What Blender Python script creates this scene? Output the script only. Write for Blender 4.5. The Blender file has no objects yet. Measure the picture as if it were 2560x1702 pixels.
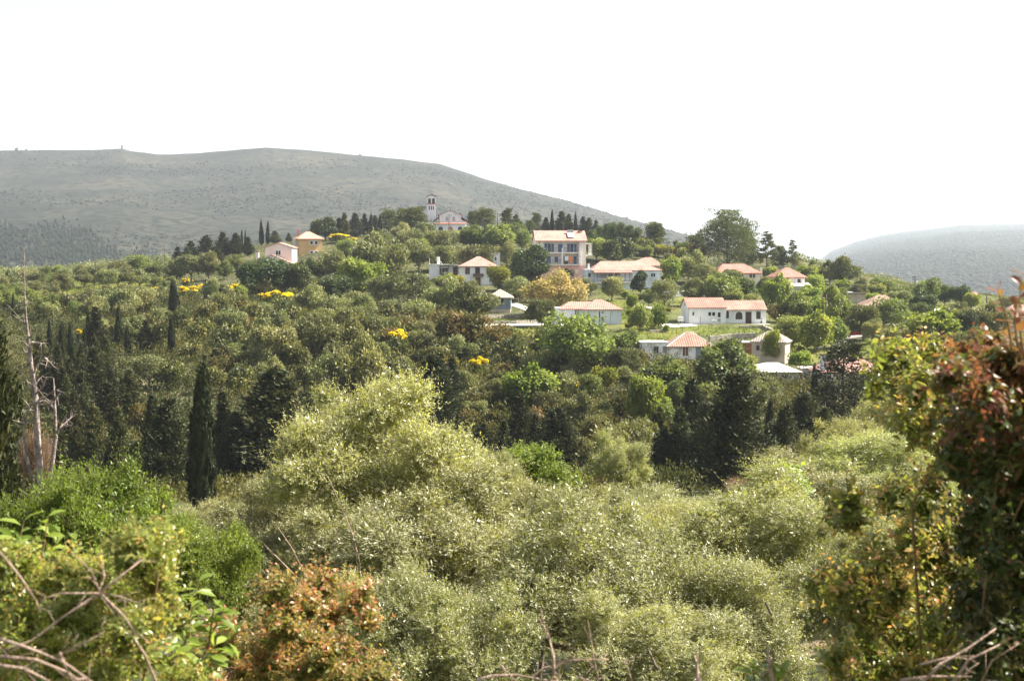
import bpy, math, random
import numpy as np
from mathutils import Vector, Matrix

SC = bpy.context.scene
COL = SC.collection
R = np.random.default_rng(7)
F = 3090.0                       # focal length in photograph pixels (2560 wide)
CX, CY, HOR = 1280.0, 851.0, 640.0
PITCH = math.atan((CY - HOR) / F)
cp, sp = math.cos(PITCH), math.sin(PITCH)

# ---------------------------------------------------------------- viewing rays
def ray(px, py):
    """slopes (x per metre of depth, z per metre of depth) of the line of sight"""
    dx = (px - CX) / F
    dz = -(py - CY) / F
    y = cp + dz * sp
    z = -sp + dz * cp
    return dx / y, z / y

def pt(px, py, Y):
    a, b = ray(px, py)
    return Vector((a * Y, Y, b * Y))

def pxy(x, y, z):
    d = y * cp - z * sp
    v = y * sp + z * cp
    return CX + F * x / d, CY - F * v / d

# ---------------------------------------------------------------- the lie of the land
NEAR = [(-60, -1.75), (0.5, -1.75), (2, -2.3), (4, -3.3), (8, -5.2), (12, -6.4), (20, -8.2), (30, -9.8), (45, -12), (70, -15.5), (95, -19.2)]
COLS = [-400, 0, 400, 800, 1200, 1600, 2000, 2400, 2600, 3000]
FAR = {
 115: [1230, 1230, 1230, 1230, 1215, 1200, 1195, 1150, 1120, 1100],
 135: [1130, 1130, 1130, 1115, 1090, 1070, 1070, 1000, 980, 960],
 160: [1000, 1000, 1000, 985, 975, 955, 955, 905, 900, 900],
 190: [890, 890, 890, 880, 878, 878, 870, 850, 850, 850],
 220: [815, 815, 820, 815, 815, 818, 822, 815, 818, 820],
 250: [775, 775, 780, 765, 775, 774, 782, 785, 795, 800],
 280: [745, 745, 748, 724, 728, 738, 748, 764, 778, 780],
 310: [725, 725, 722, 690, 690, 702, 712, 748, 765, 770],
 340: [712, 712, 698, 652, 646, 664, 690, 738, 757, 765],
 370: [704, 704, 676, 618, 598, 634, 670, 735, 755, 765],
 400: [698, 698, 660, 600, 578, 614, 658, 737, 757, 768],
 440: [694, 694, 652, 598, 575, 605, 655, 745, 762, 775],
 520: [692, 692, 652, 612, 598, 622, 668, 760, 775, 785],
 650: [698, 698, 668, 650, 645, 665, 700, 775, 785, 795],
 900: [705, 705, 705, 705, 705, 710, 730, 770, 775, 780],
 1400: [694, 694, 694, 694, 694, 700, 715, 765, 765, 765],
 3000: [668, 668, 668, 668, 668, 668, 690, 745, 745, 745],
 9000: [650, 650, 650, 650, 650, 650, 650, 650, 650, 650],
}
UC = np.array([ray(c, 800)[0] for c in COLS])
YS = np.array([y for y, _ in NEAR] + sorted(FAR), float)
ZT = np.zeros((len(COLS), len(YS)))
for j, (y, z) in enumerate(NEAR):
    for i, c in enumerate(COLS):
        lift = max(0, (c - 1500) / 900) * np.interp(y, [8, 30, 60, 100], [0, 1.6, 2.6, 2.0])
        ZT[i, j] = z + min(lift, 3.2)
for j, y in enumerate(sorted(FAR)):
    for i, c in enumerate(COLS):
        ZT[i, len(NEAR) + j] = ray(c, FAR[y][i])[1] * y

def terrain(x, y):
    x = np.asarray(x, float); y = np.asarray(y, float)
    u = x / np.maximum(y, 20.0)
    u = np.clip(u, UC[0], UC[-1])
    i = np.clip(np.searchsorted(UC, u) - 1, 0, len(UC) - 2)
    yy = np.clip(y, YS[0], YS[-1])
    j = np.clip(np.searchsorted(YS, yy) - 1, 0, len(YS) - 2)
    a = (u - UC[i]) / (UC[i + 1] - UC[i])
    b = (yy - YS[j]) / (YS[j + 1] - YS[j])
    z = (ZT[i, j] * (1 - a) + ZT[i + 1, j] * a) * (1 - b) + (ZT[i, j + 1] * (1 - a) + ZT[i + 1, j + 1] * a) * b
    amp = np.clip((yy - 20) / 200, 0, 1) * 0.5
    return z + amp * (np.sin(x * .11 + y * .07) + np.sin(x * .053 - y * .09 + 1.7)) * .6

def ground_hit(px, py, y0=60.0):
    """depth at which the line of sight meets the ground beyond y0"""
    a, b = ray(px, py)
    ys = np.concatenate([np.arange(y0, 700, 1.0)])
    d = b * ys - terrain(a * ys, ys)
    k = np.nonzero(d <= 0)[0]
    if len(k) == 0:
        return float(ys[np.argmin(d)])
    return float(ys[k[0]])

# ---------------------------------------------------------------- small helpers
def tag(o, label=None, cat=None, group=None, kind=None):
    if label: o['label'] = label
    if cat: o['category'] = cat
    if group: o['group'] = group
    if kind: o['kind'] = kind
    return o

def link(o, parent=None):
    COL.objects.link(o)
    if parent is not None:
        o.parent = parent
    return o

def empty(name, loc, rz=0.0):
    o = bpy.data.objects.new(name, None)
    o.empty_display_size = .2
    o.location = loc
    o.rotation_euler = (0, 0, rz)
    return link(o)

def np_mesh(name, V, faces_n, idx, mat, tint=None, smooth=False):
    """V (n,3); faces_n corner count (array or int); idx flat corner indices"""
    me = bpy.data.meshes.new(name)
    V = np.ascontiguousarray(V, np.float32)
    idx = np.ascontiguousarray(idx, np.int32).ravel()
    if np.isscalar(faces_n):
        nf = len(idx) // faces_n
        tot = np.full(nf, faces_n, np.int32)
    else:
        tot = np.asarray(faces_n, np.int32); nf = len(tot)
    start = np.concatenate([[0], np.cumsum(tot)[:-1]]).astype(np.int32)
    me.vertices.add(len(V)); me.vertices.foreach_set('co', V.ravel())
    me.loops.add(len(idx)); me.loops.foreach_set('vertex_index', idx)
    me.polygons.add(nf); me.polygons.foreach_set('loop_start', start)
    try: me.polygons.foreach_set('loop_total', tot)
    except Exception: pass
    if smooth: me.polygons.foreach_set('use_smooth', np.ones(nf, bool))
    if tint is not None:
        at = me.attributes.new('tint', 'FLOAT', 'POINT')
        at.data.foreach_set('value', np.ascontiguousarray(tint, np.float32))
    me.update(calc_edges=True)
    if mat is not None: me.materials.append(mat)
    return me

class MB:
    """collects boxes, prisms and tubes into one mesh"""
    def __init__(s): s.v = []; s.f = []
    def add(s, vs, fs):
        b = len(s.v); s.v += [tuple(v) for v in vs]; s.f += [tuple(i + b for i in f) for f in fs]; return s
    def box(s, x0, x1, y0, y1, z0, z1):
        return s.add([(x0,y0,z0),(x1,y0,z0),(x1,y1,z0),(x0,y1,z0),(x0,y0,z1),(x1,y0,z1),(x1,y1,z1),(x0,y1,z1)],
                     [(0,3,2,1),(4,5,6,7),(0,1,5,4),(1,2,6,5),(2,3,7,6),(3,0,4,7)])
    def prism_y(s, poly, y0, y1):
        """poly of (x, z), counter-clockwise seen from -y, pushed from y0 to y1"""
        n = len(poly)
        vs = [(x, y0, z) for x, z in poly] + [(x, y1, z) for x, z in poly]
        fs = [tuple(range(n)), tuple(range(2*n-1, n-1, -1))] + [(i, i+n, (i+1) % n + n, (i+1) % n) for i in range(n)]
        return s.add(vs, fs)
    def tube(s, pts, rad, n=6):
        pts = [Vector(p) for p in pts]
        if np.isscalar(rad): rad = [rad] * len(pts)
        b = len(s.v)
        for k, p in enumerate(pts):
            d = (pts[min(k+1, len(pts)-1)] - pts[max(k-1, 0)])
            d = d.normalized() if d.length > 1e-9 else Vector((0,0,1))
            a = d.orthogonal().normalized() if abs(d.z) < .95 else (Vector((1,0,0)) - d * d.x).normalized()
            c = d.cross(a)
            for i in range(n):
                t = 2 * math.pi * i / n
                s.v.append(tuple(p + (a * math.cos(t) + c * math.sin(t)) * rad[k]))
        for k in range(len(pts) - 1):
            for i in range(n):
                j = (i + 1) % n
                s.f.append((b+k*n+i, b+k*n+j, b+(k+1)*n+j, b+(k+1)*n+i))
        s.f.append(tuple(b + i for i in range(n-1, -1, -1)))
        e = b + (len(pts)-1)*n
        s.f.append(tuple(e + i for i in range(n)))
        return s
    def mesh(s, name, mat, smooth=False):
        me = bpy.data.meshes.new(name)
        me.from_pydata(s.v, [], s.f); me.update()
        if smooth: me.polygons.foreach_set('use_smooth', [True] * len(me.polygons))
        if mat is not None: me.materials.append(mat)
        return me
    def build(s, name, mat, parent=None, smooth=False):
        return link(bpy.data.objects.new(name, s.mesh(name, mat, smooth)), parent)

# ---------------------------------------------------------------- materials
def nt(name):
    m = bpy.data.materials.new(name); m.use_nodes = True
    t = m.node_tree; t.nodes.clear()
    return m, t, t.nodes, t.links

def leaf_mat(name, cols, trans=.35, back=None, rough=.55, spec=.25, vary=.12, trans_gain=1.6):
    """cols: list of (position, rgb) over the per-leaf tint"""
    m, t, N, L = nt(name)
    at = N.new('ShaderNodeAttribute'); at.attribute_name = 'tint'
    rp = N.new('ShaderNodeValToRGB')
    rp.color_ramp.elements[0].position = cols[0][0]; rp.color_ramp.elements[0].color = (*cols[0][1], 1)
    rp.color_ramp.elements[1].position = cols[-1][0]; rp.color_ramp.elements[1].color = (*cols[-1][1], 1)
    for p, c in cols[1:-1]:
        e = rp.color_ramp.elements.new(p); e.color = (*c, 1)
    L.new(at.outputs['Fac'], rp.inputs['Fac'])
    oi = N.new('ShaderNodeObjectInfo')
    hv = N.new('ShaderNodeHueSaturation')
    mr = N.new('ShaderNodeMapRange'); mr.inputs['To Min'].default_value = 1 - vary * 2; mr.inputs['To Max'].default_value = 1 + vary * 2
    L.new(oi.outputs['Random'], mr.inputs['Value']); L.new(mr.outputs[0], hv.inputs['Value'])
    ml = N.new('ShaderNodeMath'); ml.operation = 'MULTIPLY'; ml.inputs[1].default_value = 7.31
    fr = N.new('ShaderNodeMath'); fr.operation = 'FRACT'
    L.new(oi.outputs['Random'], ml.inputs[0]); L.new(ml.outputs[0], fr.inputs[0])
    mh = N.new('ShaderNodeMapRange'); mh.inputs['To Min'].default_value = .5 - vary * .12; mh.inputs['To Max'].default_value = .5 + vary * .12
    L.new(fr.outputs[0], mh.inputs['Value']); L.new(mh.outputs[0], hv.inputs['Hue'])
    L.new(rp.outputs[0], hv.inputs['Color'])
    col = hv.outputs[0]
    if back is not None:
        g = N.new('ShaderNodeNewGeometry'); mx = N.new('ShaderNodeMix'); mx.data_type = 'RGBA'
        L.new(g.outputs['Backfacing'], mx.inputs['Factor']); L.new(col, mx.inputs['A']); mx.inputs['B'].default_value = (*back, 1)
        front = mx.outputs['Result']
    else:
        front = col
    pb = N.new('ShaderNodeBsdfPrincipled'); pb.inputs['Roughness'].default_value = rough
    pb.inputs['Specular IOR Level'].default_value = spec
    L.new(front, pb.inputs['Base Color'])
    tr = N.new('ShaderNodeBsdfTranslucent')
    gm = N.new('ShaderNodeMix'); gm.data_type = 'RGBA'; gm.blend_type = 'MULTIPLY'; gm.inputs['Factor'].default_value = 1
    L.new(col, gm.inputs['A']); gm.inputs['B'].default_value = (trans_gain, trans_gain * 1.0, trans_gain * .55, 1)
    L.new(gm.outputs['Result'], tr.inputs['Color'])
    ms = N.new('ShaderNodeMixShader'); ms.inputs[0].default_value = trans
    L.new(pb.outputs[0], ms.inputs[1]); L.new(tr.outputs[0], ms.inputs[2])
    o = N.new('ShaderNodeOutputMaterial'); L.new(ms.outputs[0], o.inputs['Surface'])
    return m

def surf_mat(name, c1, c2=None, scale=2.0, rough=.85, c3=None, bump=0.0, detail=5, stretch=(1,1,1), lo=.35, hi=.65, spec=.2, bscale=None):
    m, t, N, L = nt(name)
    tc = N.new('ShaderNodeTexCoord'); mp = N.new('ShaderNodeMapping'); mp.inputs['Scale'].default_value = stretch
    L.new(tc.outputs['Object'], mp.inputs['Vector'])
    nz = N.new('ShaderNodeTexNoise'); nz.inputs['Scale'].default_value = scale; nz.inputs['Detail'].default_value = detail
    L.new(mp.outputs[0], nz.inputs['Vector'])
    rp = N.new('ShaderNodeValToRGB')
    rp.color_ramp.elements[0].position = lo; rp.color_ramp.elements[0].color = (*c1, 1)
    rp.color_ramp.elements[1].position = hi; rp.color_ramp.elements[1].color = (*(c2 or c1), 1)
    if c3: e = rp.color_ramp.elements.new((lo + hi) / 2); e.color = (*c3, 1)
    L.new(nz.outputs['Fac'], rp.inputs['Fac'])
    pb = N.new('ShaderNodeBsdfPrincipled'); pb.inputs['Roughness'].default_value = rough; pb.inputs['Specular IOR Level'].default_value = spec
    L.new(rp.outputs[0], pb.inputs['Base Color'])
    if bump:
        n2 = N.new('ShaderNodeTexNoise'); n2.inputs['Scale'].default_value = bscale or scale * 4; n2.inputs['Detail'].default_value = 4
        L.new(mp.outputs[0], n2.inputs['Vector'])
        b = N.new('ShaderNodeBump'); b.inputs['Strength'].default_value = bump; b.inputs['Distance'].default_value = .1
        L.new(n2.outputs['Fac'], b.inputs['Height']); L.new(b.outputs[0], pb.inputs['Normal'])
    o = N.new('ShaderNodeOutputMaterial'); L.new(pb.outputs[0], o.inputs['Surface'])
    return m

def tile_mat(name, c1, c2, c3, along='X'):
    """clay pantiles: ribs running down the slope, weathered"""
    m, t, N, L = nt(name)
    tc = N.new('ShaderNodeTexCoord')
    w = N.new('ShaderNodeTexWave'); w.bands_direction = along; w.inputs['Scale'].default_value = .9; w.inputs['Distortion'].default_value = .4
    L.new(tc.outputs['Object'], w.inputs['Vector'])
    w2 = N.new('ShaderNodeTexWave'); w2.bands_direction = 'Z'; w2.inputs['Scale'].default_value = 2.2; w2.inputs['Distortion'].default_value = .5
    L.new(tc.outputs['Object'], w2.inputs['Vector'])
    nz = N.new('ShaderNodeTexNoise'); nz.inputs['Scale'].default_value = .45; nz.inputs['Detail'].default_value = 9; nz.inputs['Roughness'].default_value = .8
    L.new(tc.outputs['Object'], nz.inputs['Vector'])
    rp = N.new('ShaderNodeValToRGB')
    rp.color_ramp.elements[0].position = .3; rp.color_ramp.elements[0].color = (*c1, 1)
    rp.color_ramp.elements[1].position = .7; rp.color_ramp.elements[1].color = (*c3, 1)
    e = rp.color_ramp.elements.new(.5); e.color = (*c2, 1)
    L.new(nz.outputs['Fac'], rp.inputs['Fac'])
    mx = N.new('ShaderNodeMix'); mx.data_type = 'RGBA'; mx.blend_type = 'MULTIPLY'; mx.inputs['B'].default_value = (.62, .55, .52, 1)
    ad = N.new('ShaderNodeMath'); ad.operation = 'MULTIPLY'; ad.inputs[1].default_value = .55
    L.new(w.outputs['Fac'], ad.inputs[0]); L.new(ad.outputs[0], mx.inputs['Factor']); L.new(rp.outputs[0], mx.inputs['A'])
    pb = N.new('ShaderNodeBsdfPrincipled'); pb.inputs['Roughness'].default_value = .85; pb.inputs['Specular IOR Level'].default_value = .15
    L.new(mx.outputs['Result'], pb.inputs['Base Color'])
    am = N.new('ShaderNodeMath'); am.operation = 'ADD'; L.new(w.outputs['Fac'], am.inputs[0])
    a2 = N.new('ShaderNodeMath'); a2.operation = 'MULTIPLY'; a2.inputs[1].default_value = .4; L.new(w2.outputs['Fac'], a2.inputs[0]); L.new(a2.outputs[0], am.inputs[1])
    b = N.new('ShaderNodeBump'); b.inputs['Strength'].default_value = .5; b.inputs['Distance'].default_value = .08
    L.new(am.outputs[0], b.inputs['Height']); L.new(b.outputs[0], pb.inputs['Normal'])
    o = N.new('ShaderNodeOutputMaterial'); L.new(pb.outputs[0], o.inputs['Surface'])
    return m

M = {}
# foliage (real leaf colours; the sun and the sky do the rest)
M['olive'] = leaf_mat('olive_leaves', [(0, (.085, .098, .036)), (.5, (.148, .16, .062)), (1, (.225, .225, .1))], .3, None, .5, .3, .14)
M['olive_near'] = leaf_mat('olive_leaves_near', [(0, (.105, .125, .027)), (.45, (.215, .23, .055)), (.85, (.33, .335, .09)), (1, (.38, .375, .14))], .42, (.34, .345, .19), .36, .5, .18)
M['cypress'] = leaf_mat('cypress_leaves', [(0, (.014, .022, .008)), (.5, (.026, .036, .012)), (1, (.055, .062, .022))], .15, None, .6, .2, .14)
M['conifer'] = leaf_mat('conifer_leaves', [(0, (.017, .024, .009)), (.55, (.034, .041, .015)), (1, (.09, .082, .03))], .15, None, .6, .2, .14)
M['pine'] = leaf_mat('pine_needles', [(0, (.045, .058, .02)), (.5, (.085, .1, .032)), (1, (.15, .155, .055))], .22, None, .55, .2, .14)
M['young_pine'] = leaf_mat('young_pine_needles', [(0, (.06, .085, .03)), (.5, (.1, .13, .045)), (1, (.15, .175, .065))], .25, None, .55, .2, .1)
M['leafy'] = leaf_mat('broad_leaves', [(0, (.07, .092, .024)), (.5, (.128, .158, .042)), (1, (.21, .235, .07))], .4, None, .5, .25, .16)
M['dark_leafy'] = leaf_mat('dark_broad_leaves', [(0, (.025, .042, .012)), (.5, (.045, .066, .02)), (1, (.085, .108, .032))], .28, None, .5, .3, .12)
M['bright'] = leaf_mat('fresh_green_leaves', [(0, (.11, .15, .025)), (.5, (.18, .22, .042)), (1, (.27, .3, .07))], .45, None, .5, .2, .12)
M['golden'] = leaf_mat('golden_leaves', [(0, (.16, .17, .05)), (.35, (.25, .22, .085)), (.7, (.34, .265, .12)), (1, (.42, .32, .17))], .35, None, .6, .15, .05)
M['yellowgreen'] = leaf_mat('yellow_green_leaves', [(0, (.12, .14, .02)), (.5, (.2, .2, .03)), (1, (.3, .26, .04))], .4, None, .55, .2, .06)
M['maquis'] = leaf_mat('maquis_leaves', [(0, (.045, .054, .018)), (.45, (.085, .094, .028)), (.8, (.15, .142, .042)), (1, (.2, .16, .055))], .25, None, .55, .25, .18)
M['brown'] = leaf_mat('brownish_leaves', [(0, (.055, .06, .02)), (.5, (.105, .095, .032)), (1, (.19, .13, .048))], .25, None, .6, .15, .14)
M['rust'] = leaf_mat('dry_rusty_leaves', [(0, (.1, .055, .025)), (.5, (.19, .1, .042)), (1, (.3, .17, .075))], .3, None, .7, .1, .1)
M['broom'] = leaf_mat('broom_flowers', [(0, (.55, .42, .01)), (.5, (.76, .58, .014)), (1, (.86, .7, .03))], .35, None, .6, .1, .04, 1.2)
M['broom_green'] = leaf_mat('broom_stems', [(0, (.06, .08, .02)), (1, (.14, .16, .04))], .25)
M['almond'] = leaf_mat('almond_leaves', [(0, (.09, .135, .018)), (.5, (.15, .2, .03)), (1, (.23, .29, .055))], .45, None, .42, .35, .05)
M['fig'] = leaf_mat('fig_leaves', [(0, (.11, .17, .022)), (.5, (.17, .235, .035)), (1, (.25, .31, .06))], .46, None, .4, .35, .04)
M['mastic'] = leaf_mat('mastic_leaves', [(0, (.105, .13, .032)), (.42, (.2, .215, .06)), (.66, (.37, .26, .085)), (.85, (.41, .21, .085)), (1, (.42, .16, .085))], .45, None, .33, .45, .05)
M['mastic_green'] = leaf_mat('mastic_green_leaves', [(0, (.12, .15, .03)), (.55, (.23, .26, .06)), (.85, (.36, .3, .09)), (1, (.45, .24, .09))], .46, None, .3, .5, .05)
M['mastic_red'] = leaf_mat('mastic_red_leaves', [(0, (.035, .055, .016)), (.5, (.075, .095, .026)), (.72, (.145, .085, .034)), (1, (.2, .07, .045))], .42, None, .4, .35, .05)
M['grass'] = leaf_mat('meadow_grass', [(0, (.085, .115, .022)), (.6, (.15, .175, .04)), (1, (.26, .23, .075))], .4, None, .6, .15, 0)
M['under'] = leaf_mat('ground_plants', [(0, (.06, .075, .022)), (.5, (.11, .125, .038)), (.8, (.16, .17, .05)), (1, (.2, .165, .07))], .3, None, .6, .15, 0)
M['olive_silver'] = leaf_mat('silvery_olive_leaves', [(0, (.15, .17, .05)), (.45, (.29, .3, .09)), (.85, (.42, .415, .15)), (1, (.47, .46, .2))], .45, (.4, .4, .22), .34, .5, .03)
M['slim'] = leaf_mat('slim_conifer_leaves', [(0, (.022, .03, .011)), (.5, (.05, .057, .02)), (1, (.12, .112, .04))], .18, None, .6, .2, .22)
M['scrub'] = leaf_mat('scrub_leaves', [(0, (.032, .039, .013)), (.5, (.062, .068, .021)), (1, (.125, .112, .036))], .25, None, .6, .15, 0)
M['far_woods'] = leaf_mat('far_woodland_leaves', [(0, (.02, .027, .019)), (1, (.034, .04, .027))], .1, None, .8, .05, 0)
M['far_forest'] = leaf_mat('far_forest_leaves', [(0, (.008, .014, .008)), (1, (.022, .03, .015))], .1, None, .8, .05, 0)
M['far_scrub'] = leaf_mat('far_scrub_leaves', [(0, (.018, .022, .014)), (.6, (.027, .031, .019)), (1, (.04, .044, .027))], .1, None, .8, .05, 0)
# wood, earth, walls
M['bark'] = surf_mat('bark', (.07, .05, .035), (.17, .13, .09), 6, .9, bump=.5)
M['bark_pale'] = surf_mat('olive_bark', (.12, .1, .075), (.24, .2, .15), 8, .9, bump=.5)
M['deadwood'] = surf_mat('dead_wood', (.13, .105, .095), (.34, .29, .265), 5, .9, c3=(.22, .18, .16), bump=.5)
M['twig'] = surf_mat('dry_twig', (.24, .17, .13), (.42, .31, .25), 30, .9, bump=.3)
M['stem'] = surf_mat('green_stem', (.16, .1, .05), (.22, .17, .07), 20, .8)
M['pole'] = surf_mat('weathered_pole', (.06, .045, .035), (.12, .09, .07), 5, .9)
M['metal'] = surf_mat('grey_metal', (.14, .145, .15), (.24, .24, .24), 5, .5)
M['white'] = surf_mat('white_render', (.55, .56, .57), (.8, .81, .82), .9, .9, c3=(.74, .755, .77), bump=.15, detail=9, stretch=(1, 1, .35), lo=.28, hi=.6)
M['old_white'] = surf_mat('worn_white_render', (.36, .35, .33), (.76, .77, .78), .9, .92, c3=(.72, .73, .74), bump=.2, detail=8)
M['bluewhite'] = surf_mat('bluish_white_render', (.42, .47, .52), (.72, .77, .82), .8, .9, c3=(.62, .68, .74), bump=.15, detail=9, stretch=(1, 1, .3), lo=.3, hi=.62)
M['pink'] = surf_mat('pale_pink_render', (.7, .6, .54), (.78, .68, .62), .6, .9)
M['cream'] = surf_mat('cream_render', (.78, .7, .63), (.84, .77, .7), .6, .9)
M['deep_pink'] = surf_mat('deep_pink_render', (.72, .4, .36), (.8, .5, .45), .6, .9)
M['ochre'] = surf_mat('ochre_render', (.56, .36, .16), (.64, .43, .21), .6, .9)
M['bluegrey'] = surf_mat('blue_grey_render', (.16, .2, .25), (.24, .28, .33), 1.0, .9)
M['tan'] = surf_mat('tan_render', (.42, .34, .26), (.58, .5, .42), .9, .92, bump=.2)
M['grey'] = surf_mat('grey_render', (.3, .3, .3), (.45, .45, .46), .9, .92)
M['concrete'] = surf_mat('pale_concrete', (.55, .53, .49), (.72, .7, .66), .8, .9)
M['stone'] = surf_mat('field_stone', (.16, .15, .13), (.44, .41, .36), 3.2, .95, c3=(.3, .27, .23), bump=.9, detail=8)
M['rust_sheet'] = surf_mat('rusty_sheet', (.14, .06, .03), (.26, .13, .07), 2, .85)
M['tile_pink'] = tile_mat('pink_clay_tiles', (.32, .17, .14), (.43, .255, .215), (.51, .345, .3))
M['tile_red'] = tile_mat('red_clay_tiles', (.29, .125, .105), (.4, .2, .165), (.47, .28, .24))
M['tile_old'] = tile_mat('old_clay_tiles', (.19, .115, .09), (.32, .205, .165), (.45, .34, .29))
M['tile_grey'] = tile_mat('grey_weathered_tiles', (.3, .26, .23), (.4, .36, .32), (.5, .46, .42))
M['tile_ochre'] = tile_mat('apricot_clay_tiles', (.46, .26, .175), (.53, .32, .22), (.58, .38, .27))
M['glass'] = surf_mat('dark_window', (.015, .02, .025), (.03, .035, .045), 2, .15, spec=.5)
M['brown_wood'] = surf_mat('brown_shutters', (.12, .055, .04), (.17, .085, .06), 4, .7)
M['dark_wood'] = surf_mat('dark_brown_wood', (.05, .03, .025), (.08, .05, .04), 4, .7)
M['blue_wood'] = surf_mat('blue_shutters', (.05, .11, .26), (.07, .15, .33), 4, .6)
M['sky_blue'] = surf_mat('light_blue_door', (.2, .38, .6), (.24, .44, .68), 4, .6)
M['white_paint'] = surf_mat('white_paint', (.74, .74, .74), (.8, .8, .8), 4, .6)
M['red_paint'] = surf_mat('red_brown_paint', (.36, .1, .08), (.42, .14, .1), 4, .7)
M['orange_cloth'] = surf_mat('orange_cloth', (.75, .22, .06), (.8, .27, .09), 4, .9)
M['solar'] = surf_mat('solar_panel', (.55, .6, .66), (.66, .7, .75), 1, .12, spec=.8)
M['road'] = surf_mat('pale_road', (.42, .39, .35), (.56, .53, .48), .5, .95)
M['car_dark'] = surf_mat('dark_car_paint', (.03, .035, .045), (.04, .045, .055), 1, .25, spec=.6)
M['car_red'] = surf_mat('red_car_paint', (.3, .03, .03), (.34, .04, .04), 1, .25, spec=.6)
M['rubber'] = surf_mat('tyre_rubber', (.02, .02, .02), (.03, .03, .03), 5, .9)

# ---------------------------------------------------------------- leaves as many small faces
def unit(a):
    return a / np.maximum(np.linalg.norm(a, axis=-1, keepdims=True), 1e-9)

def rand_dir(n, rng):
    return unit(rng.normal(size=(n, 3)))

def leaf_arrays(C, Nn, A, L, W, fold=.0):
    """four-cornered leaves: base, right, tip, left"""
    A = unit(A); S = unit(np.cross(Nn, A)); Nn = np.cross(A, S)
    L = np.asarray(L)[:, None]; W = np.asarray(W)[:, None]
    b = C - A * L * .5; t = C + A * L * .5
    mid = C - A * L * .05
    r = mid + S * W * .5 + Nn * fold * W; l = mid - S * W * .5 + Nn * fold * W
    V = np.stack([b, r, t, l], 1).reshape(-1, 3)
    idx = np.arange(len(V))
    return V, idx

def leaf_mesh(name, C, Nn, A, L, W, tint, mat, fold=0.0):
    V, idx = leaf_arrays(C, Nn, A, L, W, fold)
    return np_mesh(name, V, 4, idx, mat, np.repeat(tint, 4))

def hero_leaf_mesh(name, B, A, Nn, L, W, tint, mat, bend=.25, fold=.25, shape=(.35, .75, 1.0, .72)):
    """near leaves: folded on the midrib and bent; B is the leaf's foot"""
    A = unit(A); S = unit(np.cross(Nn, A)); Nn = np.cross(A, S)
    L = np.asarray(L)[:, None]; W = np.asarray(W)[:, None]
    def p(t, s):
        return B + A * L * t + S * W * .5 * s + Nn * (abs(s) * fold * W * .5 - bend * L * t * t)
    t1, t2, w1, w2 = shape
    P = [p(0, 0), p(t1, -w1), p(t1, 0), p(t1, w1), p(t2, -w2), p(t2, 0), p(t2, w2), p(1, 0)]
    n = len(B)
    V = np.stack(P, 1).reshape(-1, 3)
    base = (np.arange(n) * 8)[:, None]
    tri = np.array([0,2,1, 0,3,2, 5,7,4, 5,6,7]); quad = np.array([2,3,6,5, 1,2,5,4])
    it = (base + tri[None]).reshape(-1); iq = (base + quad[None]).reshape(-1)
    idx = np.concatenate([it, iq])
    tot = np.concatenate([np.full(n * 4, 3), np.full(n * 2, 4)])
    return np_mesh(name, V, tot, idx, mat, np.repeat(tint, 8), smooth=True)

def twigs_mesh(P, Q, r, name, mat):
    """thin three-sided twigs from P to Q"""
    d = unit(Q - P); a = unit(np.cross(d, np.array([.3, .5, .8]))); b = np.cross(d, a)
    n = len(P); r = np.broadcast_to(np.asarray(r), (n,))[:, None]
    ring = [a, -a * .5 + b * .87, -a * .5 - b * .87]
    V = np.stack([P + k * r for k in ring] + [Q + k * r * .5 for k in ring], 1).reshape(-1, 3)
    base = (np.arange(n) * 6)[:, None]
    idx = (base + np.array([0,1,4,3, 1,2,5,4, 2,0,3,5])[None]).reshape(-1)
    return np_mesh(name, V, 4, idx, mat)

def lobe_points(lobes, n, rng, depth=.35, cull=.72, up=.0):
    """points near the outside of a cluster of ellipsoids; also outward direction and lobe number"""
    c = np.array([l[:3] for l in lobes]); r = np.array([l[3:6] for l in lobes])
    w = (r[:, 0] * r[:, 1] + r[:, 0] * r[:, 2] + r[:, 1] * r[:, 2]); w = w / w.sum()
    m = int(n * 2.2)
    k = rng.choice(len(lobes), m, p=w)
    d = rand_dir(m, rng); d[:, 2] += up; d = unit(d)
    rad = 1 - depth * rng.random(m) ** 1.6
    P = c[k] + d * r[k] * rad[:, None]
    keep = np.ones(m, bool)
    for i in range(len(lobes)):
        q = np.linalg.norm((P - c[i]) / r[i], axis=1)
        keep &= ~((q < cull) & (k != i))
    P, d, k, rad = P[keep][:n], d[keep][:n], k[keep][:n], rad[keep][:n]
    return P, unit(d / r[k]), k, rad

def limb_tube(mb, a, b, r0, r1, rng, wob=.08, n=5, k=6):
    a = np.array(a, float); b = np.array(b, float)
    L = np.linalg.norm(b - a)
    pts = []
    for i in range(n + 1):
        t = i / n
        p = a + (b - a) * t + (rng.normal(size=3) * wob * L * math.sin(math.pi * t) if 0 < i < n else 0)
        pts.append(tuple(p))
    mb.tube(pts, [r0 + (r1 - r0) * i / n for i in range(n + 1)], k)
    return pts
# ---------------------------------------------------------------- tree kinds, each in a few different individuals
def trunk_mesh(name, H, fork, r, limbs, rng, mat):
    mb = MB()
    f = np.array([rng.normal() * .1, rng.normal() * .1, fork])
    limb_tube(mb, (0, 0, -.6), f, r, r * .75, rng, .05, 4, 7)
    for l in limbs:
        limb_tube(mb, f * .97, l, r * .55, r * .12, rng, .09, 4, 5)
    return mb.mesh(name, mat, True)

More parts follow.
